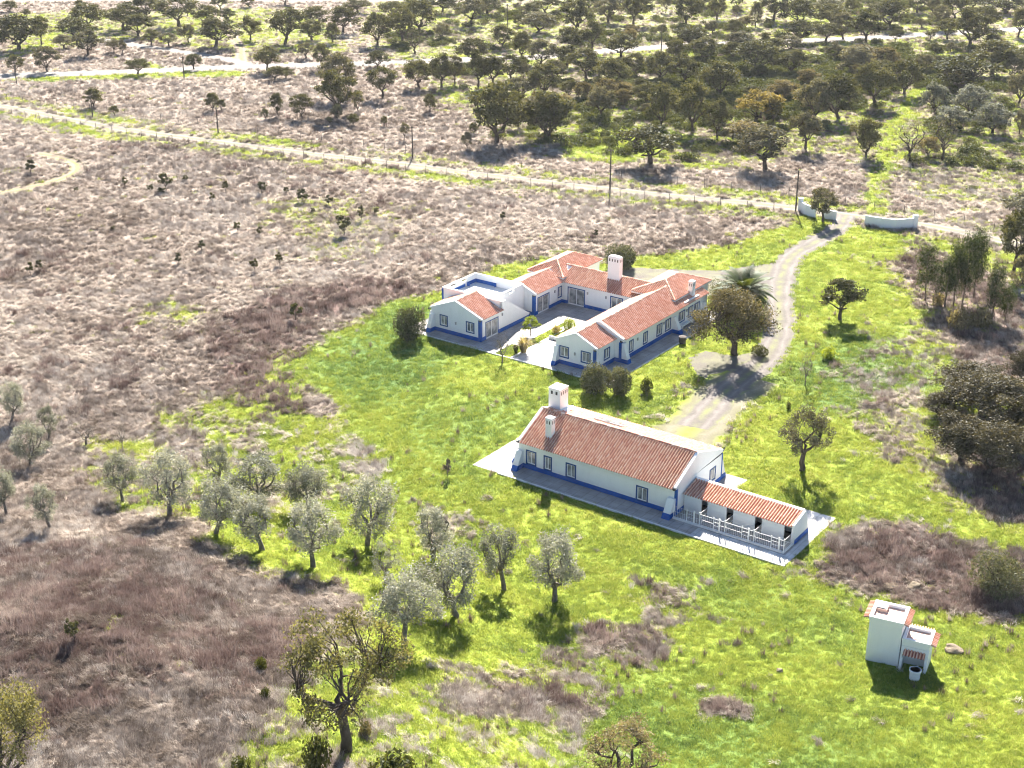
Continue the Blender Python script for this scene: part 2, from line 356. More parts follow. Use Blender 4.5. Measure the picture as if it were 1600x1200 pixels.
ORD = ['first', 'second', 'third', 'fourth', 'fifth', 'sixth', 'seventh', 'eighth', 'ninth', 'tenth', 'eleventh', 'twelfth', 'thirteenth', 'fourteenth', 'fifteenth',
       'sixteenth', 'seventeenth', 'eighteenth', 'nineteenth']
def ordinal(i):
    if i < 19: return ORD[i]
    t = ['twentieth', 'thirtieth', 'fortieth', 'fiftieth', 'sixtieth']; tt = ['twenty', 'thirty', 'forty', 'fifty', 'sixty']
    k, r = divmod(i + 1, 10); return t[k - 2] if r == 0 else tt[k - 2] + '-' + ORD[r - 1]

# ------------------------------------------------------------------ where the ground is green, brown or bare (ground survey)
def poly(px): return np.array([at(u, v)[:2] for u, v in px])
def line(px, step=0.6):
    p = np.array([at(u, v)[:2] for u, v in px]); out = []
    q = np.vstack([2 * p[0] - p[1], p, 2 * p[-1] - p[-2]])
    for i in range(1, len(q) - 2):
        n = max(2, int(np.linalg.norm(q[i + 1] - q[i]) / step))
        for t in np.arange(n) / n:
            out.append(0.5 * ((2 * q[i]) + (-q[i - 1] + q[i + 1]) * t + (2 * q[i - 1] - 5 * q[i] + 4 * q[i + 1] - q[i + 2]) * t * t + (-q[i - 1] + 3 * q[i] - 3 * q[i + 1] + q[i + 2]) * t ** 3))
    out.append(q[-2]); return np.array(out)
def sdist(P, pl):                                  # signed distance, positive inside
    d = np.full(len(P), 1e9); ins = np.zeros(len(P), bool)
    for i in range(len(pl)):
        a = pl[i]; b = pl[(i + 1) % len(pl)]; e = b - a; w = P - a
        t = np.clip((w @ e) / (e @ e + 1e-9), 0, 1); q = w - t[:, None] * e; d = np.minimum(d, (q * q).sum(1))
        c = ((a[1] <= P[:, 1]) & (b[1] > P[:, 1])) | ((b[1] <= P[:, 1]) & (a[1] > P[:, 1]))
        with np.errstate(divide='ignore', invalid='ignore'):
            xx = a[0] + (P[:, 1] - a[1]) / (b[1] - a[1]) * (b[0] - a[0])
        ins ^= c & (P[:, 0] < xx)
    return np.sqrt(d) * np.where(ins, 1, -1)
def ldist(P, ln):
    d = np.full(len(P), 1e9)
    for a, b in zip(ln[:-1], ln[1:]):
        e = b - a; w = P - a; t = np.clip((w @ e) / (e @ e + 1e-9), 0, 1); q = w - t[:, None] * e; d = np.minimum(d, (q * q).sum(1))
    return np.sqrt(d)

DIRT = [(-120, 148), (0, 165), (100, 185), (200, 203), (330, 220), (450, 236), (600, 253), (750, 272), (900, 290), (1050, 306), (1200, 320), (1330, 337), (1450, 352), (1560, 375), (1680, 402)]
PAVED = [(-150, 124), (0, 119), (150, 114), (300, 108), (390, 104), (520, 101), (640, 97), (760, 92), (830, 90), (900, 84), (1070, 71), (1200, 66), (1350, 60), (1480, 52), (1700, 40)]
SIDE = [(400, 104), (350, 92), (280, 80), (220, 72), (150, 61)]
SANDT = [(378, 97), (374, 72), (360, 52), (342, 34), (344, 10), (352, -6)]
LOOPT = [(-60, 312), (0, 304), (50, 292), (100, 278), (122, 264), (108, 250), (60, 240)]
DRIVE = [(1322, 336), (1312, 354), (1278, 376), (1238, 400), (1222, 430), (1217, 470), (1218, 510), (1206, 545), (1178, 578), (1140, 608), (1108, 640), (1085, 668)]
GREENW = [(1452, 120), (1420, 165), (1392, 215), (1376, 270), (1368, 330)]

# channel, value, feather metres, outline.  0 green, 1 brown weeds, 2 lush
ZONES = [
 (0, 1.0, 2.5, [(890, 397), (960, 408), (1060, 392), (1150, 380), (1225, 345), (1265, 332), (1330, 352), (1420, 365), (1520, 388), (1660, 410), (1700, 1260), (960, 1260), (900, 1150), (800, 1075), (700, 1045), (640, 1030), (575, 975), (530, 925), (440, 905), (370, 868), (305, 836), (330, 805), (400, 800), (480, 790), (560, 770), (600, 735), (572, 690), (522, 640), (492, 600), (481, 560), (500, 520), (560, 487), (640, 467), (700, 443), (800, 412)]),
 (0, 0.66, 3.5, [(600, 1000), (960, 1000), (1060, 1260), (300, 1260), (380, 1130), (430, 1080)]),
 (0, 0.62, 3.0, [(150, 690), (260, 690), (270, 750), (380, 800), (300, 832), (160, 800), (120, 740)]),
 (0, 0.55, 3.0, [(205, 475), (300, 465), (350, 488), (300, 512), (230, 502)]),
 (0, 0.68, 4.0, [(430, 565), (490, 545), (490, 640), (540, 700), (560, 765), (400, 795), (300, 700), (250, 640), (330, 620), (440, 625)]),
 (0, 0.36, 4.0, [(400, 310), (560, 310), (650, 320), (640, 370), (560, 410), (460, 410), (410, 350)]),
 (0, 0.68, 4.0, [(230, 745), (340, 720), (480, 720), (600, 745), (640, 830), (600, 930), (480, 925), (330, 870), (230, 800)]),
 (0, 0.9, 2.0, [(860, 232), (950, 192), (1090, 215), (980, 258), (880, 250)]),
 (0, 0.47, 6.0, [(560, 0), (1700, -20), (1700, 330), (1480, 330), (1300, 245), (1100, 268), (980, 258), (760, 215), (640, 130), (560, 60)]),
 (0, 0.52, 5.0, [(0, 20), (480, 10), (560, 80), (390, 92), (200, 62), (0, 90)]),
 (0, 0.75, 2.0, [(200, 95), (320, 112), (390, 112), (380, 120), (0, 128), (0, 122), (240, 112)]),
 (1, 0.85, 3.0, [(420, 445), (700, 432), (640, 472), (520, 500), (470, 560), (500, 645), (400, 665), (330, 610), (320, 520)]),
 (1, 0.85, 4.0, [(-60, 860), (250, 835), (340, 905), (340, 1010), (260, 1110), (60, 1160), (-60, 1160)]),
 (1, 0.7, 3.0, [(300, 1000), (440, 960), (480, 1080), (360, 1160), (280, 1120)]),
 (1, 0.3, 5.0, [(0, 380), (200, 380), (260, 640), (60, 680), (-80, 560)]),
 (1, 0.18, 5.0, [(-200, 170), (500, 240), (900, 290), (1200, 330), (1150, 380), (700, 330), (-200, 270)]),
 (2, 1.0, 4.0, [(500, 520), (620, 480), (700, 470), (720, 540), (660, 605), (560, 640), (490, 590)]),
 (2, 1.0, 4.0, [(1250, 545), (1400, 520), (1450, 600), (1350, 650), (1250, 640)]),
 (2, 0.7, 5.0, [(600, 640), (800, 620), (860, 660), (740, 720), (640, 700)]),
 (2, 0.6, 4.0, [(1180, 960), (1280, 960), (1260, 1030), (1180, 1010)]),
 (2, 0.45, 8.0, [(700, 600), (1000, 640), (760, 760), (560, 800), (560, 700)]),
 (2, 0.5, 6.0, [(1060, 900), (1300, 900), (1500, 1000), (1400, 1060), (1100, 980)]),
 (2, 0.8, 6.0, [(900, 1040), (1200, 1080), (1400, 1150), (1400, 1260), (900, 1260)]),
]
# dry patches inside the green: amount of green taken away, brown put in
DRYP = [
 (0.95, 0.9, 2.5, [(1275, 900), (1320, 832), (1420, 812), (1520, 850), (1640, 905), (1640, 985), (1480, 978), (1380, 935)]),
 (0.75, 0.6, 3.0, [(1350, 405), (1440, 382), (1560, 432), (1640, 500), (1640, 690), (1570, 590), (1470, 520), (1430, 460)]),
 (0.75, 0.7, 3.0, [(1460, 690), (1560, 660), (1660, 720), (1660, 850), (1560, 820), (1480, 760)]),
 (0.5, 0.4, 3.0, [(1320, 640), (1400, 615), (1445, 700), (1405, 735), (1340, 700)]),
 (0.42, 0.5, 2.5, [(690, 1070), (800, 1030), (960, 1070), (975, 1130), (880, 1155), (760, 1115)]),
 (0.6, 0.8, 2.0, [(930, 980), (1010, 978), (1050, 1010), (1000, 1052), (940, 1022)]),
 (0.5, 0.5, 2.0, [(975, 895), (1060, 925), (1100, 962), (1050, 975), (990, 932)]),
 (0.8, 0.9, 1.2, [(1090, 1093), (1150, 1086), (1165, 1118), (1100, 1124)]),
 (0.4, 0.7, 1.8, [(860, 1010), (905, 1015), (905, 1060), (855, 1050)]),
 (0.5, 0.2, 2.0, [(640, 790), (720, 800), (745, 842), (680, 855)]),
 (0.38, 0.25, 4.0, [(1300, 560), (1450, 480), (1640, 560), (1640, 800), (1480, 800), (1340, 720)]),
 (0.3, 0.3, 4.0, [(1420, 370), (1640, 410), (1640, 520), (1480, 470)]),
 (0.3, 0.0, 2.0, [(1000, 650), (1120, 560), (1180, 600), (1130, 690), (1080, 690)]),
]
_Z = [(c, v, f, poly(p)) for c, v, f, p in ZONES]; _D = [(g, b, f, poly(p)) for g, b, f, p in DRYP]
_dl, _gl, _pl = line(DIRT, 4), line(GREENW, 4), line(PAVED, 6)
def sstep(d, f): t = np.clip(d / (2 * f) + 0.5, 0, 1); return t * t * (3 - 2 * t)
def masks(P):
    g = np.full(len(P), 0.06); b = np.full(len(P), 0.08); l = np.zeros(len(P))
    wob = (fbm(P[:, 0], P[:, 1], 9.0) - 0.5) * 7.0
    for c, v, f, p in _Z:
        w = sstep(sdist(P, p) + wob * min(1, f / 3), f) * v
        if c == 0: g = np.maximum(g, w)
        elif c == 1: b = np.maximum(b, w)
        else: l = np.maximum(l, w)
    for gg, bb, f, p in _D:
        w = sstep(sdist(P, p) + wob * min(1, f / 3), f); g = g * (1 - w * gg); b = np.maximum(b, w * bb)
    dd = ldist(P, _dl); w = np.clip(1 - np.abs(dd - 4.5) / 6.0, 0, 1); g = np.maximum(g, w * (0.22 + 0.68 * fbm(P[:, 0], P[:, 1], 14.0)))
    dg = ldist(P, _gl); g = np.maximum(g, np.clip(1.6 - dg / 2.0, 0, 1) * 0.72)
    g = g + (fbm(P[:, 0], P[:, 1], 16.0) - 0.5) * 0.35 * np.minimum(1, g * 2)
    return np.clip(g, 0, 1), np.clip(b, 0, 1), np.clip(l, 0, 1)

# ground sheet: fine where it is seen, growing cells out to the horizon
def axis(lo, hi, s, far):
    a = list(np.arange(lo, hi + s, s)); st = s
    while a[-1] < far: st *= 1.5; a.append(a[-1] + st)
    st = s
    while a[0] > -far: st *= 1.5; a.insert(0, a[0] - st)
    return np.array(a)
gx = axis(-165, 165, 0.85, 4000); gy = axis(50, 420, 0.85, 5000)
GXX, GYY = np.meshgrid(gx, gy); GP = np.stack([GXX.ravel(), GYY.ravel()], 1)
near = (np.abs(GP[:, 0]) < 175) & (GP[:, 1] > 40) & (GP[:, 1] < 440)
mg = np.full(len(GP), 0.5); mb_ = np.full(len(GP), 0.3); ml = np.zeros(len(GP))
a_, b_, c_ = masks(GP[near]); mg[near] = a_; mb_[near] = b_; ml[near] = c_
nx, ny = len(gx), len(gy)
ii = (np.arange(ny - 1)[:, None] * nx + np.arange(nx - 1)[None, :]).ravel()
me = npmesh('ground', np.c_[GP, zt(GP[:, 0], GP[:, 1])], np.stack([ii, ii + 1, ii + nx + 1, ii + nx], 1))
ca = me.attributes.new('mask', 'FLOAT_COLOR', 'POINT'); ca.data.foreach_set('color', np.stack([mg, mb_, ml, np.ones(len(GP))], 1).astype(np.float32).ravel())
tag(mobj('ground', me, M['ground']), kind='structure')

# ------------------------------------------------------------------ roads and tracks: thin sheets on the ground with ragged edges
FOOT = []                                          # outlines where no grass grows
LINES = []                                         # (line, half width)
def strip(name, px, width, m, z, seed=1, ragged=0.35):
    ln = line(px, 0.7); n = len(ln); t = np.gradient(ln, axis=0); t /= np.linalg.norm(t, axis=1)[:, None]; nn = np.stack([-t[:, 1], t[:, 0]], 1)
    rs = np.random.RandomState(seed); k = 9; V = []; A = []
    e0 = 1 + ragged * (fbm(np.arange(n) * 0.7, np.full(n, seed * 3.1), 2.2, 3) - 0.5) * 2; e1 = 1 + ragged * (fbm(np.arange(n) * 0.7, np.full(n, seed * 7.7 + 40), 2.2, 3) - 0.5) * 2
    for j in range(k):
        a = -1 + 2 * j / (k - 1); e = np.where(a < 0, e0, e1)
        V.append(np.c_[ln + nn * (a * e * width / 2)[:, None], np.full(n, z)]); A.append(np.full(n, a))
    V = np.stack(V, 1).reshape(-1, 3); A = np.stack(A, 1).ravel()
    ii = (np.arange(n - 1)[:, None] * k + np.arange(k - 1)[None, :]).ravel()
    o = mobj(name, npmesh(name, V, np.stack([ii, ii + k, ii + k + 1, ii + 1], 1), vattr={'across': A}), m); tag(o, kind='structure'); LINES.append((line(px, 3), width / 2)); return o
strip('dirt_road', DIRT, 3.5, M['dirt'], 0.008, 2)
strip('paved_road', PAVED, 6.6, M['paved'], 0.010, 3, 0.12)
strip('side_road', SIDE, 3.6, M['paved'], 0.006, 4, 0.3)
strip('sandy_track', SANDT, 3.4, M['sand'], 0.004, 5, 0.4)
strip('field_track', LOOPT, 2.6, M['sand'], 0.004, 6, 0.5)
strip('gravel_drive', DRIVE, 3.9, M['gravel'], 0.012, 8, 0.35)
strip('worn_track', [(1176, 590), (1140, 612), (1108, 642), (1076, 676), (1050, 700)], 7.5, M['worn'], 0.006, 9, 0.4)
def sheet(name, pts, m, z, jit=0.0, seed=0):
    p = []; rs = random.Random(seed)
    for i in range(len(pts)):
        a = np.array(pts[i]); b = np.array(pts[(i + 1) % len(pts)]); n = max(1, int(np.linalg.norm(b - a) / (0.5 if jit else 50)))
        for t in range(n): q = a + (b - a) * t / n; p.append((q[0] + rs.uniform(-jit, jit), q[1] + rs.uniform(-jit, jit), z))
    mb = MB(); mb.quad(*p); o = mb.build(name, m)
    a = o.data.attributes.new('across', 'FLOAT', 'POINT'); a.data.foreach_set('value', np.full(len(o.data.vertices), 0.15, np.float32))
    FOOT.append(np.array([(q[0], q[1]) for q in p]))
    return tag(o, kind='structure')
sheet('gravel_apron', poly([(1076, 560), (1100, 548), (1150, 556), (1200, 548), (1215, 530), (1205, 560), (1185, 590), (1165, 604), (1120, 600), (1088, 585)]), M['gravel'], 0.005, 0.25, 3)
sheet('gravel_yard', poly([(940, 424), (985, 418), (1085, 422), (1130, 422), (1205, 412), (1222, 424), (1205, 470), (1130, 450), (1100, 470), (1040, 450)]), M['gravel'], 0.007, 0.25, 4)

# ------------------------------------------------------------------ building kit
YAW = R(-35.6)
PITCHW = 0.26                                     # width of one tile column
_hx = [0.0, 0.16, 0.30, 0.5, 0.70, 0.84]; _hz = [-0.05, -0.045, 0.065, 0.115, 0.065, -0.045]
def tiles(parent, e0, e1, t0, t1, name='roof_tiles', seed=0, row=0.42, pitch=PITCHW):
    """corrugated clay tiles over the plane with eave e0-e1 and top edge t0-t1 (t0 above e0)."""
    e0, e1, t0, t1 = (np.array(p, float) for p in (e0, e1, t0, t1))
    S = e1 - e0; L = np.linalg.norm(S); sx = S / L
    up = t0 - e0; up = up - sx * (up @ sx); T = np.linalg.norm(up); uy = up / T; nz = np.cross(sx, uy); nz = nz if nz[2] > 0 else -nz
    sa = (t0 - e0) @ sx; sb = (t1 - e0) @ sx
    nc = max(1, int(round(L / pitch))); pw = L / nc
    sv = np.array([(c + h) * pw for c in range(nc) for h in _hx] + [L]); zv = np.array(_hz * nc + [_hz[0]]) * min(1.0, pitch / 0.28)
    tmax = np.full(len(sv), T)
    if sa > 1e-3: tmax = np.minimum(tmax, T * sv / sa)
    if sb < L - 1e-3: tmax = np.minimum(tmax, T * (L - sv) / (L - sb))
    if sa < -1e-3: pass
    nr = max(1, int(math.ceil(T / row))); rs = np.random.RandomState(seed + 11); m = len(sv)
    V = []; Fc = []; tv = []
    base = rs.rand(nc, nr) * 0.8 + 0.1 + (rs.rand(nc)[:, None] - 0.5) * 0.15
    jz = rs.randn(nc, nr) * 0.006
    smin = np.zeros(len(sv))
    for r_ in range(nr):
        a = np.clip(np.full(m, r_ * row - 0.03), -0.05, tmax); b = np.clip(np.full(m, (r_ + 1) * row), 0, tmax)
        cj = np.r_[np.repeat(jz[:, r_], 6), 0]
        i = len(V) * m
        V.append(e0 + sx * sv[:, None] + uy * a[:, None] + nz * (zv + 0.075 + cj)[:, None])
        V.append(e0 + sx * sv[:, None] + uy * b[:, None] + nz * (zv + 0.045 + cj)[:, None])
        ok = (b[:-1] - a[:-1] + b[1:] - a[1:]) > 1e-3
        k = np.arange(m - 1)[ok]
        Fc.append(np.stack([i + k, i + k + 1, i + m + k + 1, i + m + k], 1)); tv.append(np.clip((np.repeat(base[:, r_] * 0.5, 6) + np.tile([-0.28, 0.0, 0.46, 0.46, 0.1, -0.28], nc))[ok], 0, 1))  # random tile tone, plus sun-and-shade striping painted in: pale crests, dark channels
    if not Fc: return None
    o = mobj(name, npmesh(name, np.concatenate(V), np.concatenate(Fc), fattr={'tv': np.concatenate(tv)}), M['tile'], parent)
    o['kind'] = 'stuff'; return o
def cap(parent, a, b, r=0.11, name='ridge_cap', seed=0):
    a = Vector(a); b = Vector(b); d = b - a; L = d.length; n = max(1, int(L / 0.42)); dn = d.normalized()
    x = dn.cross(Vector((0, 0, 1))).normalized(); y = x.cross(dn).normalized(); V = []; F = []; tv = []; rs = np.random.RandomState(seed + 5)
    for k in range(n):
        i = len(V); val = rs.rand()
        for t, rr in ((k / n, r * 1.08), ((k + 1) / n + 0.03 / L, r * 0.92)):
            for q in range(6):
                an = math.pi * q / 5; V.append(tuple(a + d * t + x * math.cos(an) * rr + y * (math.sin(an) * rr * 0.9 + 0.03)))
        for q in range(5): F.append((i + q, i + q + 1, i + 6 + q + 1, i + 6 + q)); tv.append(val)
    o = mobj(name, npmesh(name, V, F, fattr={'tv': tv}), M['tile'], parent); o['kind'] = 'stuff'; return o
def deck(parent, polys, th=0.12, name='roof'):
    mb = MB()
    for p in polys: mb.prism([Vector(q) - Vector((0, 0, th + 0.02)) for q in p], (0, 0, th))
    return mb.build(name, M['wall'], parent)

def wall_face(mb, p0, p1, z0, z1, ops, depth=0.16):
    """rectangular wall face from p0 to p1 (2-D), outside on the right of p0->p1, with real openings."""
    p0 = np.array(p0, float); p1 = np.array(p1, float); L = np.linalg.norm(p1 - p0); d = (p1 - p0) / L; inn = np.array([-d[1], d[0]])
    P = lambda s, z, dd=0.0: (*(p0 + d * s + inn * dd), z)
    xs = sorted({0.0, L, *[o[0] for o in ops], *[o[1] for o in ops]}); zs = sorted({z0, z1, *[o[2] for o in ops], *[o[3] for o in ops]})
    for a, b in zip(xs, xs[1:]):
        for c, e in zip(zs, zs[1:]):
            if any(o[0] <= (a + b) / 2 <= o[1] and o[2] <= (c + e) / 2 <= o[3] for o in ops): continue
            mb.quad(P(a, c), P(b, c), P(b, e), P(a, e))
    for s0, s1, a, b in ops:
        mb.quad(P(s0, a), P(s0, b), P(s0, b, depth), P(s0, a, depth)); mb.quad(P(s1, b), P(s1, a), P(s1, a, depth), P(s1, b, depth))
        mb.quad(P(s0, b), P(s1, b), P(s1, b, depth), P(s0, b, depth)); mb.quad(P(s1, a), P(s0, a), P(s0, a, depth), P(s1, a, depth))
def frame_on(p0, p1):
    p0 = np.array(p0, float); p1 = np.array(p1, float); L = np.linalg.norm(p1 - p0); d = (p1 - p0) / L; inn = np.array([-d[1], d[0]])
    return lambda s, z, dd=0.0: Vector((*(p0 + d * s + inn * dd), z))
def fbox(mb, P, s0, s1, z0, z1, d0, d1):
    mb.prism([P(s0, z0, d0), P(s1, z0, d0), P(s1, z1, d0), P(s0, z1, d0)], P(0, 0, d1) - P(0, 0, d0))
def window(parent, p0, p1, s0, s1, z0, z1, door=False, fw=0.13):
    """opening s0..s1, z0..z1 gets a blue surround, a white sash and two panes."""
    P = frame_on(p0, p1); nm = 'glazed_door' if door else 'window'
    mb = MB()
    fbox(mb, P, s0 - fw, s0, z0 - (0 if door else fw), z1 + fw, -0.025, 0.02); fbox(mb, P, s1, s1 + fw, z0 - (0 if door else fw), z1 + fw, -0.025, 0.02)
    fbox(mb, P, s0, s1, z1, z1 + fw, -0.025, 0.02)
    if not door: fbox(mb, P, s0, s1, z0 - fw, z0, -0.03, 0.02)
    w = mb.build(nm, M['frame_blue'], parent)
    sw = 0.075; mid = (s0 + s1) / 2; mb = MB()
    for a, b, c, e in ((s0, s0 + sw, z0, z1), (s1 - sw, s1, z0, z1), (s0 + sw, s1 - sw, z1 - sw, z1), (s0 + sw, s1 - sw, z0, z0 + sw), (mid - sw * 0.6, mid + sw * 0.6, z0 + sw, z1 - sw)):
        fbox(mb, P, a, b, c, e, 0.06, 0.12)
    mb.build('sash', M['frame_white'], w)
    for a, b in ((s0 + sw, mid - sw * 0.6), (mid + sw * 0.6, s1 - sw)):
        mb = MB(); fbox(mb, P, a, b, z0 + sw, z1 - sw, 0.09, 0.10); mb.build('pane', M['glass'], w)
    return w
def block(parent, x0, x1, y0, y1, h, ops=None, gable=None, name='wall'):
    """walls of a box; ops = {'f','r','b','l': [(s0,s1,z0,z1,door)]} measured along +x (f,b) or +y (r,l); gable = ('x'|'y', apex position, apex height)."""
    ops = ops or {}; mb = MB()
    sides = {'f': ((x0, y0), (x1, y0)), 'r': ((x1, y0), (x1, y1)), 'b': ((x1, y1), (x0, y1)), 'l': ((x0, y1), (x0, y0))}
    wins = []
    for k, (a, b) in sides.items():
        oo = []
        for (s0, s1, c, e, *dr) in ops.get(k, []):
            if k == 'f': q = (s0 - x0, s1 - x0)
            elif k == 'r': q = (s0 - y0, s1 - y0)
            elif k == 'b': q = (x1 - s1, x1 - s0)
            else: q = (y1 - s1, y1 - s0)
            oo.append((*q, c, e)); wins.append((a, b, *q, c, e, bool(dr and dr[0])))
        wall_face(mb, a, b, 0, h, oo)
    if gable:
        ax, pos, zz = gable
        if ax == 'y':
            mb.quad((x0, y0, h), (x1, y0, h), (pos, y0, zz)); mb.quad((x1, y1, h), (x0, y1, h), (pos, y1, zz))
        else:
            mb.quad((x1, y0, h), (x1, y1, h), (x1, pos, zz)); mb.quad((x0, y1, h), (x0, y0, h), (x0, pos, zz))
    w = mb.build(name, M['wall'], parent)
    for (a, b, s0, s1, c, e, dr) in wins: window(parent, a, b, s0, s1, c, e, dr)
    return w
def plinth(parent, pts, h=0.5, t=0.03, mat_=None, name='plinth'):
    """blue painted band along a chain of 2-D points, outside on the right."""
    for (a, b) in zip(pts, pts[1:]):
        P = frame_on(a, b); L = (Vector(b) - Vector(a)).length; mb = MB(); fbox(mb, P, 0, L, 0.02, h, -t, 0.0); mb.build(name, mat_ or M['blue'], parent)
def corner_strip(parent, x, y, sx, sy, z0, z1, w=0.32):
    mb = MB(); t = 0.028
    mb.box(min(x, x - sx * w), max(x, x - sx * w), min(y, y + sy * t), max(y, y + sy * t), z0, z1)
    mb.box(min(x, x + sx * t), max(x, x + sx * t), min(y + sy * t, y - sy * w), max(y + sy * t, y - sy * w), z0, z1)
    mb.build('corner_band', M['blue'], parent)
def buttress(parent, x, y, dx, dy, w, ln, h, blue=0.5):
    """sloping buttress leaving the wall at (x,y) in direction (dx,dy); width w across."""
    d = Vector((dx, dy, 0)); c = Vector((-dy, dx, 0)); o = Vector((x, y, 0)) - c * w / 2
    def sect(z0, z1, b0, b1, off): return [o + Vector((0, 0, z0)) - d * 0.02 - c * off, o + d * (b0 + off) + Vector((0, 0, z0)) - c * off, o + d * (b1 + off) + Vector((0, 0, z1)) - c * off, o + Vector((0, 0, z1)) - d * 0.02 - c * off]
    f = lambda z: ln + (0.25 - ln) * (z / h)
    mb = MB(); mb.prism(sect(0.0, h, ln, 0.25, 0), c * w); b = mb.build('buttress', M['wall'], parent)
    mb = MB(); mb.prism(sect(0.02, blue, f(0), f(blue), 0.025), c * (w + 0.05)); mb.build('painted_foot', M['blue'], b)
def chimney(parent, x0, x1, y0, y1, z0, z1, slots=4, arched=False):
    mb = MB(); mb.box(x0, x1, y0, y1, z0, z1)
    if arched:
        mid = (x0 + x1) / 2; mb.prism([(x0, y0, z1), (x1, y0, z1), (x1 - 0.12, y0, z1 + 0.10), (mid, y0, z1 + 0.16), (x0 + 0.12, y0, z1 + 0.10)], (0, y1 - y0, 0))
    else:
        mb.box(x0 - 0.04, x1 + 0.04, y0 - 0.04, y1 + 0.04, z1, z1 + 0.08)
    c = mb.build('chimney', M['wall'], parent, bevel=0.03)
    w = (x1 - x0) / (slots * 2 + 1); zt = z1 - 0.2
    for k in range(slots):
        a = x0 + w * (2 * k + 1); m2 = MB(); m2.box(a, a + w * 0.8, y0 - 0.006, y0 + 0.02, zt - 0.34, zt); m2.build('vent_slot', M['iron'], c)
    n2 = max(2, int(round((y1 - y0) / 0.4))); w = (y1 - y0) / (n2 * 2 + 1)
    for k in range(n2):
        a = y0 + w * (2 * k + 1); m2 = MB(); m2.box(x1 - 0.02, x1 + 0.006, a, a + w * 0.8, zt - 0.34, zt); m2.build('vent_slot', M['iron'], c)
    return c
def lamp(parent, p0, p1, s, z):
    P = frame_on(p0, p1); mb = MB(); fbox(mb, P, s - 0.09, s + 0.09, z - 0.14, z + 0.14, -0.12, 0.0); fbox(mb, P, s - 0.11, s + 0.11, z + 0.14, z + 0.18, -0.14, 0.0)
    mb.build('wall_lamp', M['lamp'], parent, bevel=0.02)
def finial(parent, x, y, z, dx, dy):
    """the curl of stacked tiles at a gable foot."""
    V = Vector((dx, dy, 0)); mb = MB()
    mb.tube([Vector((x, y, z)), Vector((x, y, z + 0.05)) + V * 0.18, Vector((x, y, z + 0.16)) + V * 0.30, Vector((x, y, z + 0.28)) + V * 0.34], [0.10, 0.09, 0.07, 0.03], 6)
    mb.build('eave_finial', M['iron'], parent)
def gable_coping(parent, pts, w=0.3, th=0.12, along=(0, 1, 0)):
    """white rendered coping that follows a gable; pts = 3-D points on the outside face."""
    mb = MB(); al = Vector(along) * w
    for a, b in zip(pts, pts[1:]):
        a = Vector(a); b = Vector(b); mb.prism([a, b, b + Vector((0, 0, th)), a + Vector((0, 0, th))], al)
    mb.build('coping', M['wall'], parent)

# ------------------------------------------------------------------ the courtyard farmhouse
O1 = at(751, 535); H1 = empty('farmhouse', O1, YAW)
tag(H1, 'white U-shaped farmhouse with blue bands, terracotta roofs and a paved courtyard', 'house')
# left front room
block(H1, -7.2, 0, 0, 4.0, 2.8, {'f': [(-5.82, -4.88, 0.95, 2.08), (-1.97, -1.0, 0.95, 2.06)], 'r': [(1.05, 3.35, 0.1, 2.05, True)]}, ('y', -3.65, 4.18))
r1 = deck(H1, [[(-7.45, 0.1, 2.76), (-3.65, 0.1, 4.2), (-3.65, 4.05, 4.2), (-7.45, 4.05, 2.76)], [(0.25, 0.1, 2.76), (-3.65, 0.1, 4.2), (-3.65, 4.05, 4.2), (0.25, 4.05, 2.76)]])
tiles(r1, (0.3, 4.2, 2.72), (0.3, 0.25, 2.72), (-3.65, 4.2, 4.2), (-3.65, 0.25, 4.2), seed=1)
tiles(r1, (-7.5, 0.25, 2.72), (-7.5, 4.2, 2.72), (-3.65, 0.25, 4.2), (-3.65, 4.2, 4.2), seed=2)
cap(r1, (-3.65, 0.3, 4.25), (-3.65, 4.2, 4.25), seed=1)
gable_coping(H1, [(-7.4, -0.05, 2.72), (-3.65, -0.05, 4.2), (0.2, -0.05, 2.72)])
finial(H1, 0.12, -0.12, 2.62, 0, -1); finial(H1, -7.3, -0.12, 2.62, 0, -1)
corner_strip(H1, 0, 0, 1, -1, 0.5, 2.6); plinth(H1, [(-7.2, 0), (0, 0), (0, 1.05)], 0.5)
plinth(H1, [(0, 3.35), (0, 9.8)], 0.5)
buttress(H1, -6.95, 0, 0, -1, 0.5, 1.05, 2.1); buttress(H1, -7.2, 0.4, -1, 0, 0.6, 0.8, 2.3)
lamp(H1, (-7.2, 0), (0, 0), 3.65, 1.55); lamp(H1, (0, 0), (0, 9), 4.2, 2.15)
# roof terrace with parapet and outside stair
mb = MB(); mb.box(-8.7, -1.4, 4.0, 10.6, 0, 2.72); mb.build('wall', M['wall'], H1)
mb = MB(); mb.box(-8.45, -1.6, 4.25, 10.35, 2.72, 2.76); mb.build('terrace_floor', M['terrace'], H1)
def parapet(x0, x1, y0, y1, holes):
    """parapet between z 2.72 and 3.85 with slots that let the light through."""
    mb = MB(); lx = x1 - x0 > y1 - y0; a0, a1 = (x0, x1) if lx else (y0, y1); cuts = sorted(holes); cur = a0
    def bx(a, b, z0, z1): mb.box(a, b, y0, y1, z0, z1) if lx else mb.box(x0, x1, a, b, z0, z1)
    for a, b in cuts: bx(cur, a, 2.72, 3.72); bx(a, b, 2.72, 3.38); cur = b
    bx(cur, a1, 2.72, 3.72); bx(a0 - (0.04 if lx else 0), a1 + (0.04 if lx else 0), 3.722, 3.86)
    mb.build('parapet', M['wall'], H1)
parapet(-8.7, -8.45, 4.0, 10.6, [(5.4, 6.5), (7.6, 8.7)]); parapet(-8.45, 0.0, 4.0, 4.25, []); parapet(-8.45, -1.4, 10.35, 10.6, [])
parapet(-1.65, -1.4, 5.8, 10.35, [(7.6, 8.6)])
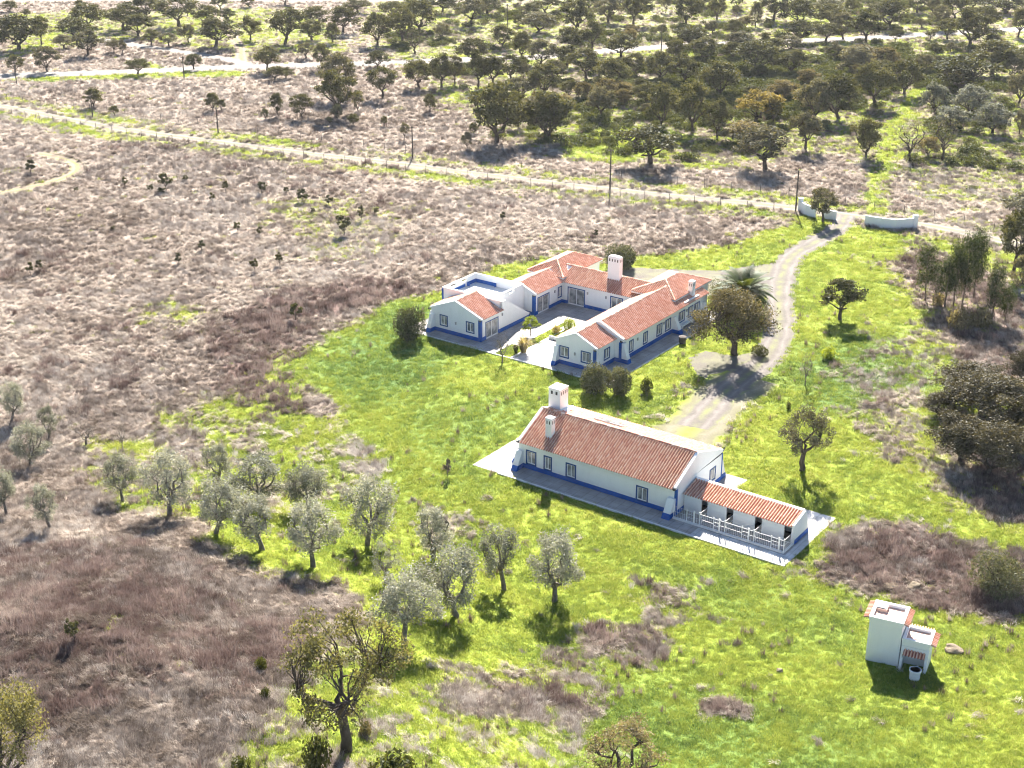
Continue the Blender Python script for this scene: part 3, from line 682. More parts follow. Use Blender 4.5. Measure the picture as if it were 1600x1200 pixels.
mb = MB(); mb.box(-8.44, -8.40, 4.3, 8.2, 2.77, 3.12); mb.box(-8.44, -8.0, 8.5, 8.54, 2.77, 3.2); mb.box(-8.44, -8.40, 8.54, 10.34, 2.77, 3.2); mb.box(-8.40, -5.3, 10.30, 10.34, 2.77, 3.2); mb.box(-5.34, -5.3, 9.95, 10.30, 2.77, 3.2); mb.build('blue_skirting', M['blue'], H1)
corner_strip(H1, -8.7, 4.0, -1, -1, 0.02, 3.7, 0.22)
mb = MB(); mb.box(-1.4, -0.25, 4.25, 5.6, 0, 2.74)
for k in range(14): mb.box(-1.4, -0.25, 5.6 + k * 0.29, 5.6 + (k + 1) * 0.29, 0, 2.74 - (k + 1) * 0.183)
mb.build('stair', M['slab'], H1)
mb = MB(); mb.prism([(-0.25, 4.0, 0), (-0.25, 9.8, 0), (-0.25, 9.8, 0.78), (-0.25, 9.55, 0.85), (-0.25, 5.0, 3.72), (-0.25, 4.0, 3.72)], (0.25, 0, 0)); mb.build('stair_wall', M['wall'], H1)
# left wing behind the terrace
block(H1, -4.6, 0.1, 10.67, 17.4, 2.8, {'r': [(11.45, 13.75, 0.1, 2.05, True), (15.85, 16.5, 0.92, 2.12)], 'f': [(-2.5, -1.75, 0.85, 1.9)]}, ('y', -2.2, 3.75))
r3 = deck(H1, [[(0.35, 10.75, 2.76), (-2.2, 10.75, 3.76), (-2.2, 19.0, 3.76), (0.35, 17.0, 2.76)], [(-4.8, 10.75, 2.76), (-2.2, 10.75, 3.76), (-2.2, 19.0, 3.76), (-4.8, 17.4, 2.76)]])
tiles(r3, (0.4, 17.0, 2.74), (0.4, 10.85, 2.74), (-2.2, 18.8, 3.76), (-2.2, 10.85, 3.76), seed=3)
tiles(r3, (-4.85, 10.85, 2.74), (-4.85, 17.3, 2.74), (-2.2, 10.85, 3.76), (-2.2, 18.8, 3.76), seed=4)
cap(r3, (-2.2, 10.8, 3.82), (-2.2, 18.6, 3.82), seed=3)
gable_coping(H1, [(-4.8, 10.62, 2.74), (-2.2, 10.62, 3.78), (0.3, 10.62, 2.74)])
finial(H1, 0.2, 10.5, 2.62, 0, -1); corner_strip(H1, 0.1, 10.67, 1, -1, 0.5, 2.55); plinth(H1, [(-1.4, 10.67), (0.1, 10.67), (0.1, 11.45)], 0.5)
plinth(H1, [(0.1, 13.75), (0.1, 16.67), (0.95, 16.67)], 0.45); lamp(H1, (0.1, 10), (0.1, 17), 5.0, 1.9)
# rear wing
block(H1, 0.1, 10.6, 16.7, 22.0, 2.8, {'f': [(1.05, 3.35, 0.1, 2.15, True), (7.2, 8.75, 0.1, 2.2, True)]})
r5 = deck(H1, [[(-0.3, 16.5, 2.76), (11, 16.5, 2.76), (12.2, 19.4, 3.95), (-1.8, 19.4, 3.95)], [(-0.3, 22.3, 2.76), (11, 22.3, 2.76), (12.2, 19.4, 3.95), (-1.8, 19.4, 3.95)]])
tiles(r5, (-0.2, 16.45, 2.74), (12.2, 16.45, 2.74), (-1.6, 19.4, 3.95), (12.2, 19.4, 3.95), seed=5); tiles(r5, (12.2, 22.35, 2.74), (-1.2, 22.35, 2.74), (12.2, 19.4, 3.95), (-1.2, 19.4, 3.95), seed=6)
cap(r5, (-0.9, 19.4, 4.0), (12.0, 19.4, 4.0), seed=5)
plinth(H1, [(3.35, 16.7), (7.2, 16.7)], 0.45); plinth(H1, [(8.75, 16.7), (10.4, 16.7)], 0.45)
lamp(H1, (0.1, 16.7), (10, 16.7), 3.75, 1.95); lamp(H1, (0.1, 16.7), (10, 16.7), 6.4, 1.95)
chimney(H1, 5.45, 7.15, 18.55, 19.25, 3.5, 6.5, 4, True)
# corner pavilions with hipped roofs
def pavilion(x0, x1, y0, y1, ze, zr, ya, yb, wall_z, seed):
    xm = (x0 + x1) / 2; block(H1, x0 + 0.3, x1 - 0.3, y0 + 0.35, y1 - 0.3, ze - 0.05)
    c = [(x0, y0, ze), (x1, y0, ze), (x1, y1, ze), (x0, y1, ze)]; a = (xm, ya, zr); b = (xm, yb, zr)
    r = deck(H1, [[c[0], c[1], a], [c[1], c[2], b, a], [c[2], c[3], b], [c[3], c[0], a, b]], 0.14)
    tiles(r, c[0], c[1], a, a, seed=seed); tiles(r, c[1], c[2], a, b, seed=seed + 1); tiles(r, c[2], c[3], b, b, seed=seed + 2); tiles(r, c[3], c[0], b, a, seed=seed + 3)
    up = Vector((0, 0, 0.06))
    for p, q in ((c[0], a), (c[1], a), (c[2], b), (c[3], b), (a, b)): cap(r, Vector(p) + up, Vector(q) + up, seed=seed)
    return r
pavilion(-5.1, 0.3, 16.6, 25.7, 3.2, 4.35, 19.2, 22.9, 0, 20)
pavilion(9.8, 15.75, 17.0, 26.0, 3.4, 4.55, 19.9, 23.0, 0, 30)
# right wing
WR = [(5.85, 6.55, 0.75, 1.95), (8.92, 9.68, 0.75, 1.95), (11.93, 12.95, 0.75, 1.95), (13.9, 14.95, 0.75, 1.95), (17.05, 18.3, 0.8, 1.95), (19.3, 20.3, 0.8, 1.95), (20.8, 21.85, 0.8, 1.95)]
block(H1, 10.5, 16.4, 4.1, 23.2, 2.72, {'r': WR}, ('y', 13.45, 4.12))
r6 = deck(H1, [[(16.65, 4.3, 2.66), (13.45, 4.3, 4.14), (13.45, 19.0, 4.14), (16.65, 23.6, 2.66)], [(10.25, 4.3, 2.66), (13.45, 4.3, 4.14), (13.45, 19.0, 4.14), (10.25, 16.9, 2.66)]])
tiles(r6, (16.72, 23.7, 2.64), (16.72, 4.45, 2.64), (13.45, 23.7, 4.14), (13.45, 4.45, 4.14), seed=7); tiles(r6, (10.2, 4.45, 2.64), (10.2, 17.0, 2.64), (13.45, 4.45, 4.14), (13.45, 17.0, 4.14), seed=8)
cap(r6, (13.45, 4.4, 4.2), (13.45, 20.0, 4.2), seed=7)
mb = MB(); mb.prism([(10.35, 4.05, 2.7), (16.55, 4.05, 2.7), (16.62, 4.05, 2.86), (13.45, 4.05, 4.36), (10.3, 4.05, 2.86)], (0, 0.32, 0)); mb.build('gable_parapet', M['wall'], H1)
plinth(H1, [(15.6, 4.1), (16.4, 4.1), (16.4, 23.2)], 0.5); corner_strip(H1, 16.4, 4.1, 1, -1, 0.5, 2.4); finial(H1, 16.5, 3.98, 2.55, 0, -1)
buttress(H1, 16.4, 4.42, 1, 0, 0.62, 0.95, 2.3); buttress(H1, 16.4, 15.75, 1, 0, 0.62, 1.15, 1.95); buttress(H1, 16.4, 22.8, 1, 0, 0.62, 0.9, 1.7)
for s, z in ((7.5, 1.75), (13.4, 1.85), (18.8, 1.8)): lamp(H1, (16.4, 0), (16.4, 24), s, z)
mb = MB(); mb.box(16.4, 16.85, 17.0, 20.2, 0.30, 0.52); mb.box(16.4, 16.75, 17.2, 17.5, 0, 0.30); mb.box(16.4, 16.75, 19.6, 19.9, 0, 0.30); mb.build('bench_ledge', M['wall'], H1)
chimney(H1, 15.55, 16.15, 20.5, 21.2, 2.8, 4.75, 2)
mb = MB(); mb.box(16.30, 16.5, 18.2, 21.6, 2.86, 3.0); mb.build('gutter_rail', M['frame_white'], H1)
mb = MB(); mb.box(15.5, 15.62, 17.6, 25.6, 3.18, 3.30); mb.build('gutter', M['frame_white'], H1)
# right wing front room
block(H1, 10.4, 15.55, 0, 4.1, 2.8, {'f': [(11.02, 12.04, 0.95, 2.08), (13.84, 14.86, 0.95, 2.1)], 'r': [(1.95, 2.95, 0.9, 2.0)]}, ('y', 13.0, 3.95))
r8 = deck(H1, [[(15.75, 0.1, 2.76), (13.0, 0.1, 3.97), (13.0, 4.1, 3.97), (15.75, 4.1, 2.76)], [(10.2, 0.1, 2.76), (13.0, 0.1, 3.97), (13.0, 4.1, 3.97), (10.2, 4.1, 2.76)]])
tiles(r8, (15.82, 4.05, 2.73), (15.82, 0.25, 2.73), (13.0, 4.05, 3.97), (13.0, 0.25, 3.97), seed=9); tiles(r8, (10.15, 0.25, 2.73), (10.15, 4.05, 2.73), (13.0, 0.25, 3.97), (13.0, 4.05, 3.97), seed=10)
cap(r8, (13.0, 0.3, 4.02), (13.0, 4.05, 4.02), seed=9); gable_coping(H1, [(10.2, -0.05, 2.72), (13.0, -0.05, 3.97), (15.75, -0.05, 2.72)])
finial(H1, 15.65, -0.12, 2.62, 0, -1); finial(H1, 10.35, -0.12, 2.62, 0, -1)
corner_strip(H1, 15.55, 0, 1, -1, 0.5, 2.5, 0.26); plinth(H1, [(10.4, 0), (15.55, 0), (15.55, 4.1)], 0.5)
buttress(H1, 10.65, 0, 0, -1, 0.5, 0.95, 2.1); buttress(H1, 10.4, 0.4, -1, 0, 0.6, 0.5, 2.2); lamp(H1, (10.4, 0), (15.55, 0), 2.55, 1.6)
# paving round the house (local frame)
def lw(x, y, O=O1): c, s = math.cos(YAW), math.sin(YAW); return (O[0] + x * c - y * s, O[1] + x * s + y * c)
def paving(name, rects, m, z1, O, foot=True):
    mb = MB()
    for x0, x1, y0, y1 in rects:
        p = [lw(x0, y0, O), lw(x1, y0, O), lw(x1, y1, O), lw(x0, y1, O)]
        mb.prism([(q[0], q[1], -0.05) for q in p], (0, 0, z1 + 0.05))
        if foot: FOOT.append(np.array(p))
    return tag(mb.build(name, m), kind='structure')
paving('courtyard_paving', [(-7.9, 3.0, -1.95, 0.0), (0.0, 3.0, 0.0, 16.7), (3.0, 10.5, 10.6, 16.7), (10.2, 18.65, -1.95, 0.0), (15.5, 18.65, 0.0, 24.6), (-9.9, -7.2, -1.2, 4.4)], M['yard'], 0.035, O1)
paving('courtyard_path', [(3.0, 3.3, -1.95, 10.6), (3.3, 4.25, 1.6, 10.6), (5.75, 10.4, -1.95, 5.5), (4.9, 10.4, 9.0, 10.6), (-9.5, -4.6, 11.0, 16.6)], M['slab'], 0.05, O1)
paving('paving_kerb', [(-8.0, 18.8, -2.13, -1.95), (18.65, 18.83, -2.1, 24.7), (5.55, 5.75, -1.95, 9.0)], M['kerb'], 0.10, O1)
paving('garden_wall', [(7.4, 7.6, 5.5, 7.9), (7.6, 10.4, 5.5, 5.7), (5.75, 7.4, 5.5, 5.65)], M['wall'], 0.42, O1)

# ------------------------------------------------------------------ the long barn-house with the kennel row
O2 = at(1055.5, 806); H2 = empty('long_house', O2, YAW)
tag(H2, 'long white house with blue-framed windows, red tiled roof and two chimneys', 'house')
X0 = -17.0
block(H2, X0, 0, 0, 8.5, 2.72, {'f': [(-15.98, -15.06, 0.6, 1.85), (-13.98, -13.3, 0.58, 1.83), (-11.52, -10.62, 0.55, 1.8), (-3.98, -2.98, 0.46, 1.72)], 'r': [(6.2, 7.15, 0.8, 1.9)]})
mb = MB(); RY, RZ = 3.75, 4.62
for xx in (X0, -0.28):
    mb = MB(); mb.prism([(xx, -0.05, 2.6), (xx, 8.55, 2.9), (xx, 8.6, 3.14), (xx, RY, RZ + 0.12), (xx, -0.15, 2.82)], (0.28, 0, 0)); mb.build('gable_wall', M['wall'], H2)
mb = MB(); mb.box(X0 + 0.28, -0.28, 8.2, 8.5, 2.72, 2.98); mb.build('wall', M['wall'], H2)
rr = deck(H2, [[(X0 + 0.25, -0.2, 2.62), (-0.25, -0.2, 2.62), (-0.25, RY, RZ), (X0 + 0.25, RY, RZ)], [(X0 + 0.25, 8.7, 2.98), (-0.25, 8.7, 2.98), (-0.25, RY, RZ), (X0 + 0.25, RY, RZ)]])
tiles(rr, (X0 + 0.25, -0.28, 2.58), (-0.25, -0.28, 2.58), (X0 + 0.25, RY, RZ), (-0.25, RY, RZ), seed=41); tiles(rr, (-0.25, 8.78, 2.96), (X0 + 0.25, 8.78, 2.96), (-0.25, RY, RZ), (X0 + 0.25, RY, RZ), seed=42)
cap(rr, (X0 + 0.2, RY, RZ + 0.06), (-0.2, RY, RZ + 0.06), 0.13, seed=41)
plinth(H2, [(X0, 0), (0, 0), (0, 8.5)], 0.46); corner_strip(H2, 0, 0, 1, -1, 0.46, 2.6, 0.2); corner_strip(H2, 0, 8.5, 1, 1, 0.46, 2.8, 0.15)
buttress(H2, X0 + 0.3, 0, 0, -1, 0.6, 1.2, 1.75); buttress(H2, -0.42, 0, 0, -1, 0.72, 1.15, 1.7); buttress(H2, -0.4, 8.5, 0, 1, 0.7, 1.0, 2.0); buttress(H2, X0, 0.5, -1, 0, 0.6, 0.9, 1.8)
for yy in (-0.15, 8.65): finial(H2, -0.12, yy, 2.6 if yy < 0 else 2.9, 0, -1 if yy < 0 else 1); finial(H2, X0 + 0.12, yy, 2.6 if yy < 0 else 2.9, 0, -1 if yy < 0 else 1)
chimney(H2, -16.85, -15.5, 4.75, 6.15, 3.6, 6.4, 2); mb = MB(); mb.box(-17.0, -14.9, 4.55, 6.4, 4.2, 4.32); mb.build('chimney_flashing', M['wall'], H2)
chimney(H2, -14.65, -13.95, 1.0, 1.65, 2.9, 5.2, 2)
sk = [(-11.9, 5.0), (-8.8, 5.0), (-8.8, 6.2), (-11.9, 6.2)]; zz = lambda y: RZ - (RZ - 2.96) * (y - RY) / (8.78 - RY) + 0.17
mb = MB(); mb.prism([(x, y, zz(y)) for x, y in sk], (0, 0, 0.09)); so = mb.build('solar_panel', M['metal'], H2)
for k in range(3):
    a = -11.85 + k * 1.02; mb = MB(); mb.prism([(x, y, zz(y) + 0.092) for x, y in ((a, 5.06), (a + 0.96, 5.06), (a + 0.96, 6.14), (a, 6.14))], (0, 0, 0.012)); mb.build('pane', M['glass'], so)
paving('terrace_slab', [(-20.6, 11.65, -2.4, 0.0), (-20.6, X0, 0.0, 5.0), (0.0, 11.7, 0.0, 7.8), (-2.5, 2.0, 7.8, 9.9)], M['yard'], 0.03, O2)
paving('slab_edge', [(-17.6, 11.66, -2.58, -2.4)], M['kerb'], 0.13, O2)
paving('slab_topping', [(-20.55, X0 - 0.02, -2.35, 4.95), (2.7, 11.6, -2.38, -0.75), (0.02, 11.65, 4.3, 7.75), (10.9, 11.65, -0.75, 4.3)], M['slab'], 0.036, O2, False)
# kennel row
K = empty('kennel_row', (lw(0.05, 0.3, O2)[0], lw(0.05, 0.3, O2)[1], 0.036), YAW)
tag(K, 'low white kennel row with tiled lean-to roof and railed pens', 'kennel')
def kb(name, m, f, parent=K, bevel=0.0): mb = MB(); f(mb); return mb.build(name, m, parent, bevel=bevel)
mb = MB(); KX = 10.65; KY = 1.05; DOORS = [(1.72, 2.34), (4.18, 4.84), (6.92, 7.58), (9.66, 10.34)]
wall_face(mb, (0.0, KY), (KX, KY), 0, 1.72, [(a, b, 0.0, 1.62) for a, b in DOORS], 0.12); mb.build('front_wall', M['wall'], K)
kb('side_wall', M['wall'], lambda mb: mb.prism([(KX - 0.2, KY + 0.01, 0), (KX - 0.2, 3.9, 0), (KX - 0.2, 3.3, 2.05), (KX - 0.2, 2.95, 2.38), (KX - 0.2, KY - 0.25, 1.9)], (0.22, 0, 0)))
kb('rear_wall', M['wall'], lambda mb: mb.prism([(0.0, 2.9, 0), (0.0, 3.9, 0), (0.0, 3.3, 2.05), (0.0, 2.9, 2.3)], (KX - 0.2, 0, 0)))
kb('interior_floor', M['interior'], lambda mb: mb.box(0.1, KX - 0.25, KY + 0.13, 2.85, 0.0, 0.02))
for x in (2.55, 5.05, 7.8): kb('inner_partition', M['interior'], lambda mb: mb.box(x - 0.06, x + 0.06, KY + 0.13, 2.88, 0.02, 1.7))
kr = deck(K, [[(0.0, KY - 0.2, 1.72), (KX - 0.2, KY - 0.2, 1.72), (KX - 0.2, 3.0, 2.26), (0.0, 3.0, 2.26)]], 0.08)
tiles(kr, (0.0, KY - 0.32, 1.69), (KX - 0.2, KY - 0.32, 1.69), (0.0, 3.0, 2.26), (KX - 0.2, 3.0, 2.26), seed=50, pitch=0.26)
kb('ridge_coping', M['wall'], lambda mb: mb.box(0.0, KX - 0.2, 2.98, 3.32, 2.1, 2.36))
kb('plinth', M['blue'], lambda mb: mb.prism([(KX + 0.02, KY + 0.0, 0.0), (KX + 0.02, 3.88, 0.0), (KX + 0.02, 3.78, 0.42), (KX + 0.02, KY + 0.0, 0.42)], (0.025, 0, 0)))
kb('pen_kerb', M['wall'], lambda mb: (mb.box(0.0, KX, -0.95, -0.8, 0, 0.16), mb.box(KX - 0.12, KX, -0.8, KY - 0.02, 0, 0.16)))
def rail(name, a, b, z0, z1, n, posts=True):
    a = Vector(a); b = Vector(b); o = empty(name, (0, 0, 0)); o.parent = K; L = (b - a).length; d = (b - a) / L
    for k in range(n):
        z = z0 + (z1 - z0) * k / (n - 1); mb = MB(); mb.bar(a + Vector((0, 0, z)), b + Vector((0, 0, z)), 0.016); mb.build('rail', M['frame_white'], o)
    for p in ((a, b) if name == 'pen_gate' else (a,)): mb = MB(); mb.box(p.x - 0.028, p.x + 0.028, p.y - 0.028, p.y + 0.028, 0.1, z1 + 0.14); mb.build('post', M['frame_white'], o)
    m = max(2, int(L / 0.17)); mb = MB()
    for k in range(1, m): mb.bar(a + d * L * k / m + Vector((0, 0, z0)), a + d * L * k / m + Vector((0, 0, z1)), 0.013)
    mb.build('wire_infill', M['frame_white'], o)
FY = -0.87; ends = [0.06, 2.6, 5.05, 7.8, KX - 0.06]; gates = [(1.30, 2.05), (3.92, 4.52), (6.62, 7.30), (9.37, 10.13)]
for k in range(4):
    g0, g1 = gates[k]; e0, e1 = ends[k], ends[k + 1]
    rail('railing', (e0 + 0.02, FY, 0), (g0, FY, 0), 0.22, 1.22, 3); rail('pen_gate', (g0 + 0.06, FY, 0), (g1 - 0.02, FY, 0), 0.22, 1.22, 4); rail('railing', (g1 + 0.06, FY, 0), (e1 - 0.06, FY, 0), 0.22, 1.22, 3)
    rail('partition_railing', (e1, FY, 0), (e1, KY - 0.06, 0), 0.22, 1.25, 3)
FOOT.append(np.array([lw(0, -0.7, O2), lw(10.8, -0.7, O2), lw(10.8, 4.4, O2), lw(0, 4.4, O2)]))

# ------------------------------------------------------------------ water tower hut
TO = at(1351.5, 1031); TY = R(-25.0); T = empty('pump_house', (TO[0], TO[1], TO[2] - 0.02), TY)
tag(T, 'narrow white flat-roofed pump house with a lower tile-canopied annex', 'hut')
def tb(name, m, f, parent=T, bevel=0.0): mb = MB(); f(mb); return mb.build(name, m, parent, bevel=bevel)
W, D, Ht = 2.35, 2.35, 3.78
tb('tower_wall', M['wall'], lambda mb: mb.box(0, W, 0, D, -1.2, Ht - 0.28), bevel=0.02)
def ring(x0, x1, y0, y1, z0, z1, t):
    return lambda mb: (mb.box(x0, x1, y0, y0 + t, z0, z1), mb.box(x0, x1, y1 - t, y1, z0, z1), mb.box(x0, x0 + t, y0 + t, y1 - t, z0, z1), mb.box(x1 - t, x1, y0 + t, y1 - t, z0, z1))
tb('tower_parapet', M['wall'], ring(-0.06, W + 0.06, -0.06, D + 0.06, Ht - 0.278, Ht, 0.24))
tb('roof_floor', M['pinkfloor'], lambda mb: mb.box(0.18, W - 0.18, 0.18, D - 0.18, Ht - 0.28, Ht - 0.22))
hb = tb('tank_hatch', M['pinkfloor'], lambda mb: mb.box(0.25, 0.95, 1.25, 1.95, Ht - 0.22, Ht + 0.0)); tb('hatch_lid', M['slab'], lambda mb: mb.box(0.22, 0.86, 1.36, 1.98, Ht + 0.002, Ht + 0.06), hb)
def side_tiles(x, sx, y0, y1, z, parent=T):
    a = (x, y0, z - 0.06), (x, y1, z - 0.06)
    e0, e1 = ((x + sx * 0.32, y1, z - 0.16), (x + sx * 0.32, y0, z - 0.16)) if sx > 0 else ((x + sx * 0.32, y0, z - 0.16), (x + sx * 0.32, y1, z - 0.16))
    t0, t1 = ((x, y1, z - 0.03), (x, y0, z - 0.03)) if sx > 0 else ((x, y0, z - 0.03), (x, y1, z - 0.03))
    tiles(parent, e0, e1, t0, t1, 'eave_tiles', 60, pitch=0.2)
side_tiles(W + 0.06, 1, 0, D, Ht - 0.1); side_tiles(-0.06, -1, 0, D, Ht - 0.1)
AX0, AX1, AH = W + 0.06, W + 2.0, 2.55
tb('annex_wall', M['wall'], lambda mb: (mb.box(AX0, AX1, 0.75, 1.95, -1.2, AH - 0.26), mb.box(AX0, AX1, 0.05, 0.75, 1.95, AH - 0.26)))
tb('annex_parapet', M['wall'], ring(AX0, AX1 + 0.06, 0.0, 2.0, AH - 0.258, AH, 0.22)); tb('annex_floor', M['pinkfloor'], lambda mb: mb.box(AX0 + 0.2, AX1 - 0.16, 0.2, 1.8, AH - 0.26, AH - 0.2))
side_tiles(AX1 + 0.06, 1, 0.05, 1.95, AH - 0.08)
tiles(T, (AX0, 2.3, AH - 0.2), (AX1, 2.3, AH - 0.2), (AX0, 2.0, AH - 0.08), (AX1, 2.0, AH - 0.08), 'eave_tiles', 61, pitch=0.2)
for x in (AX0 + 0.02, AX1 - 0.2): tb('porch_pillar', M['wall'], lambda mb: mb.prism([(x, -0.55, -0.6), (x, 0.74, -0.6), (x, 0.74, 1.94), (x, 0.02, 1.94)], (0.2, 0, 0)))
pc = tb('canopy_beam', M['wall'], lambda mb: mb.box(AX0 + 0.2, AX1 - 0.2, 0.02, 0.1, 1.62, 1.94)); tiles(pc, (AX0 + 0.22, -0.45, 1.42), (AX1 - 0.2, -0.45, 1.42), (AX0 + 0.22, 0.04, 1.66), (AX1 - 0.2, 0.04, 1.66), 'canopy_tiles', 62, pitch=0.22)
tb('iron_bracket', M['iron'], lambda mb: (mb.bar((AX0 + 0.2, -0.3, 1.15), (AX0 + 0.2, -0.3, 1.42), 0.03), mb.bar((AX1 - 0.2, -0.3, 0.5), (AX1 - 0.2, -0.3, 0.62), 0.04)))
FOOT.append(np.array([(T.location[0] + x * math.cos(TY) - y * math.sin(TY), T.location[1] + x * math.sin(TY) + y * math.cos(TY)) for x, y in ((0, 0), (4.4, -0.2), (4.4, 2), (0, 2.4))]))
bp = at(1428.5, 1061); mb = MB(); mb.tube([(0, 0, 0), (0, 0, 0.66), (0, 0, 0.68), (0, 0, 0.82), (0, 0, 0.82), (0, 0, 0.6)], [0.36, 0.38, 0.43, 0.43, 0.36, 0.34], 20, False)
mb.quad(*[(0.33 * math.cos(t), 0.33 * math.sin(t), 0.62) for t in [2 * math.pi * k / 20 for k in range(20)]])
b = mb.build('water_barrel', M['barrel']); b.location = tuple(bp); tag(b, 'round white barrel standing in front of the pump house porch', 'barrel')

# ------------------------------------------------------------------ entrance walls
def yard_wall(px, h, label, pier=None):
    pts = [at(u, v) for u, v in px]; o = empty('entrance_wall', tuple(pts[0])); base = Vector(pts[0]); P = [Vector(p) - base for p in pts]
    for a, b in zip(P, P[1:]):
        d = (b - a).normalized(); mb = MB(); mb.bar(a + Vector((0, 0, h / 2 - 0.05)) - d * 0.1, b + Vector((0, 0, h / 2 - 0.05)) + d * 0.1, 0.24, h + 0.1); mb.build('wall_panel', M['wall'], o)
        mb = MB(); mb.bar(a + Vector((0, 0, h + 0.045)) - d * 0.12, b + Vector((0, 0, h + 0.045)) + d * 0.12, 0.32, 0.09); mb.build('coping', M['wall'], o)
    if pier is not None:
        p = P[pier]; mb = MB(); mb.box(p.x - 0.3, p.x + 0.3, p.y - 0.3, p.y + 0.3, -0.05, h + 0.35); mb.prism([(p.x - 0.35, p.y - 0.35, h + 0.35), (p.x + 0.35, p.y - 0.35, h + 0.35), (p.x + 0.35, p.y + 0.35, h + 0.35), (p.x - 0.35, p.y + 0.35, h + 0.35)], (0, 0, 0.14)); mb.build('pier', M['wall'], o)
    tag(o, label, 'wall', 'white entrance walls by the road'); return o
yard_wall([(1250, 330), (1258, 336), (1273, 341)], 1.55, 'curved white entrance wall left of the small oak by the gate', 0)
yard_wall([(1286, 341), (1305, 344)], 1.25, 'short white entrance wall right behind the small oak trunk')
yard_wall([(1352, 352), (1376, 356), (1399, 358.5), (1429, 356)], 1.4, 'longest white entrance wall, right of the gate opening', 3)

# ------------------------------------------------------------------ utility poles, cables, fences, small things
POLES = [(26, 131, 57, 'utility pole at the far left between paved road and field'), (288, 124, 62, 'utility pole in front of the paved road, left of centre'), (145, 183, 55, 'leftmost utility pole beside the dirt road'), (341, 209, 73, 'utility pole beside the dirt road above the bare left field'),
         (645, 248, 100, 'utility pole on the dirt road below the largest oak'), (953, 297, 130, 'utility pole on the dirt road above the courtyard house'), (1243, 330, 120, 'utility pole standing next to the curved entrance wall'), (793, 62, 115, 'thin utility pole among the far oaks at top centre'), (1033, 82, 90, 'thin utility pole inside the wood beside the paved road')]
tops = []
for u, v, hp, lb in POLES:
    p = at(u, v); s = pxm(p)[1]; hgt = hp / 2 / s * (1.0 if u in (953, 1243, 645) else 1.05) if False else {26: 4.6, 288: 5.0, 145: 4.2, 341: 5.0, 645: 5.6, 953: 6.6, 1243: 6.3, 793: 8.6, 1033: 6.5}[u]
    o = empty('utility_pole', tuple(p)); mb = MB(); mb.tube([(0, 0, -0.1), (0, 0, hgt)], [0.13, 0.09], 8); mb.build('shaft', M['pole'], o)
    mb = MB(); mb.box(-0.45, 0.45, -0.05, 0.05, hgt - 0.35, hgt - 0.25); mb.build('crossarm', M['pole'], o); tag(o, lb, 'pole', 'utility poles'); tops.append(Vector(p) + Vector((0, 0, hgt - 0.2)))
CB = ['leftmost overhead cable along the dirt road', 'overhead cable over the dirt road left of centre', 'overhead cable over the dirt road above the courtyard house', 'overhead cable ending at the pole by the entrance wall']
for (i, j), lb in zip(((2, 3), (3, 4), (4, 5), (5, 6)), CB):
    a, b = tops[i], tops[j]; pts = [a + (b - a) * t / 12 - Vector((0, 0, 1.1 * 4 * (t / 12) * (1 - t / 12))) for t in range(13)]
    mb = MB(); mb.tube(pts, 0.016, 4); tag(mb.build('overhead_cable', M['iron']), lb, 'cable', 'overhead cables')
def wire_fence(px, step, h, label):
    ln = line(px, 0.5); acc = [ln[0]]; 
    for p in ln[1:]:
        if np.linalg.norm(p - acc[-1]) >= step: acc.append(p)
    o = empty('wire_fence', (*acc[0], 0)); rs = random.Random(5); base = acc[0]; me0 = None
    for p in acc:
        if me0 is None: mb = MB(); mb.tube([(0, 0, -0.1), (0, 0, h)], [0.05, 0.04], 6); q = mb.build('fence_post', M['pole'], o); me0 = q.data
        else: q = mobj('fence_post', me0, None, o)
        q.location = (p[0] - base[0], p[1] - base[1], rs.uniform(-0.08, 0.05)); q.rotation_euler = (rs.uniform(-0.06, 0.06), rs.uniform(-0.06, 0.06), 0)
    mb = MB()
    for z in (0.35, 0.7, 1.05):
        mb.tube([(p[0] - base[0], p[1] - base[1], z) for p in acc], 0.008, 3)
    mb.build('fence_wire', M['iron'], o); tag(o, label, 'fence')
wire_fence([(-40, 168), (100, 194), (330, 230), (600, 262), (900, 299), (1060, 316), (1235, 331)], 3.6, 1.25, 'thin wire fence on the house side of the dirt road')
wire_fence([(-40, 150), (100, 167), (300, 195), (560, 228), (800, 260), (1000, 281), (1240, 306), (1360, 326), (1480, 345), (1600, 372)], 4.2, 1.25, 'thin wire fence on the wood side of the dirt road')
def rock(u, v, w, h, label, seed, tall=0.6):
    p = at(u, v); s = pxm(p)[0]; rs = np.random.RandomState(seed)
    import bmesh
    bm = bmesh.new(); bmesh.ops.create_icosphere(bm, subdivisions=3, radius=1.0)
    for q in bm.verts:
        k = 1 + 0.28 * (vnoise(np.array([q.co.x * 1.6 + seed]), np.array([q.co.y * 1.6 + q.co.z * 1.3 + 9]))[0] - 0.5) * 2 + rs.uniform(-0.02, 0.02)
        q.co *= k; q.co.x *= w / s / 2; q.co.y *= w / s / 2 * 0.8; q.co.z = q.co.z * h + h * 0.55
    me = bpy.data.meshes.new('rock'); bm.to_mesh(me); bm.free()
    o = mobj('rock', me, M['rock']); o.location = tuple(p); tag(o, label, 'rock'); return o
rock(1490, 1018, 31, 0.32, 'brown lichened boulder right of the pump house', 3)
rock(1390, 918, 26, 0.22, 'brown rock in dry weeds above the pump house', 4)
rock(1428, 918, 22, 0.25, 'dark rounded rock in the dry weeds above the pump house roof', 5)
rock(1218, 1049, 12, 0.12, 'small grey stone in the grass left of the pump house', 6)
rock(1545, 925, 16, 0.2, 'pale stone at the foot of the big bush right of the pump house', 9)
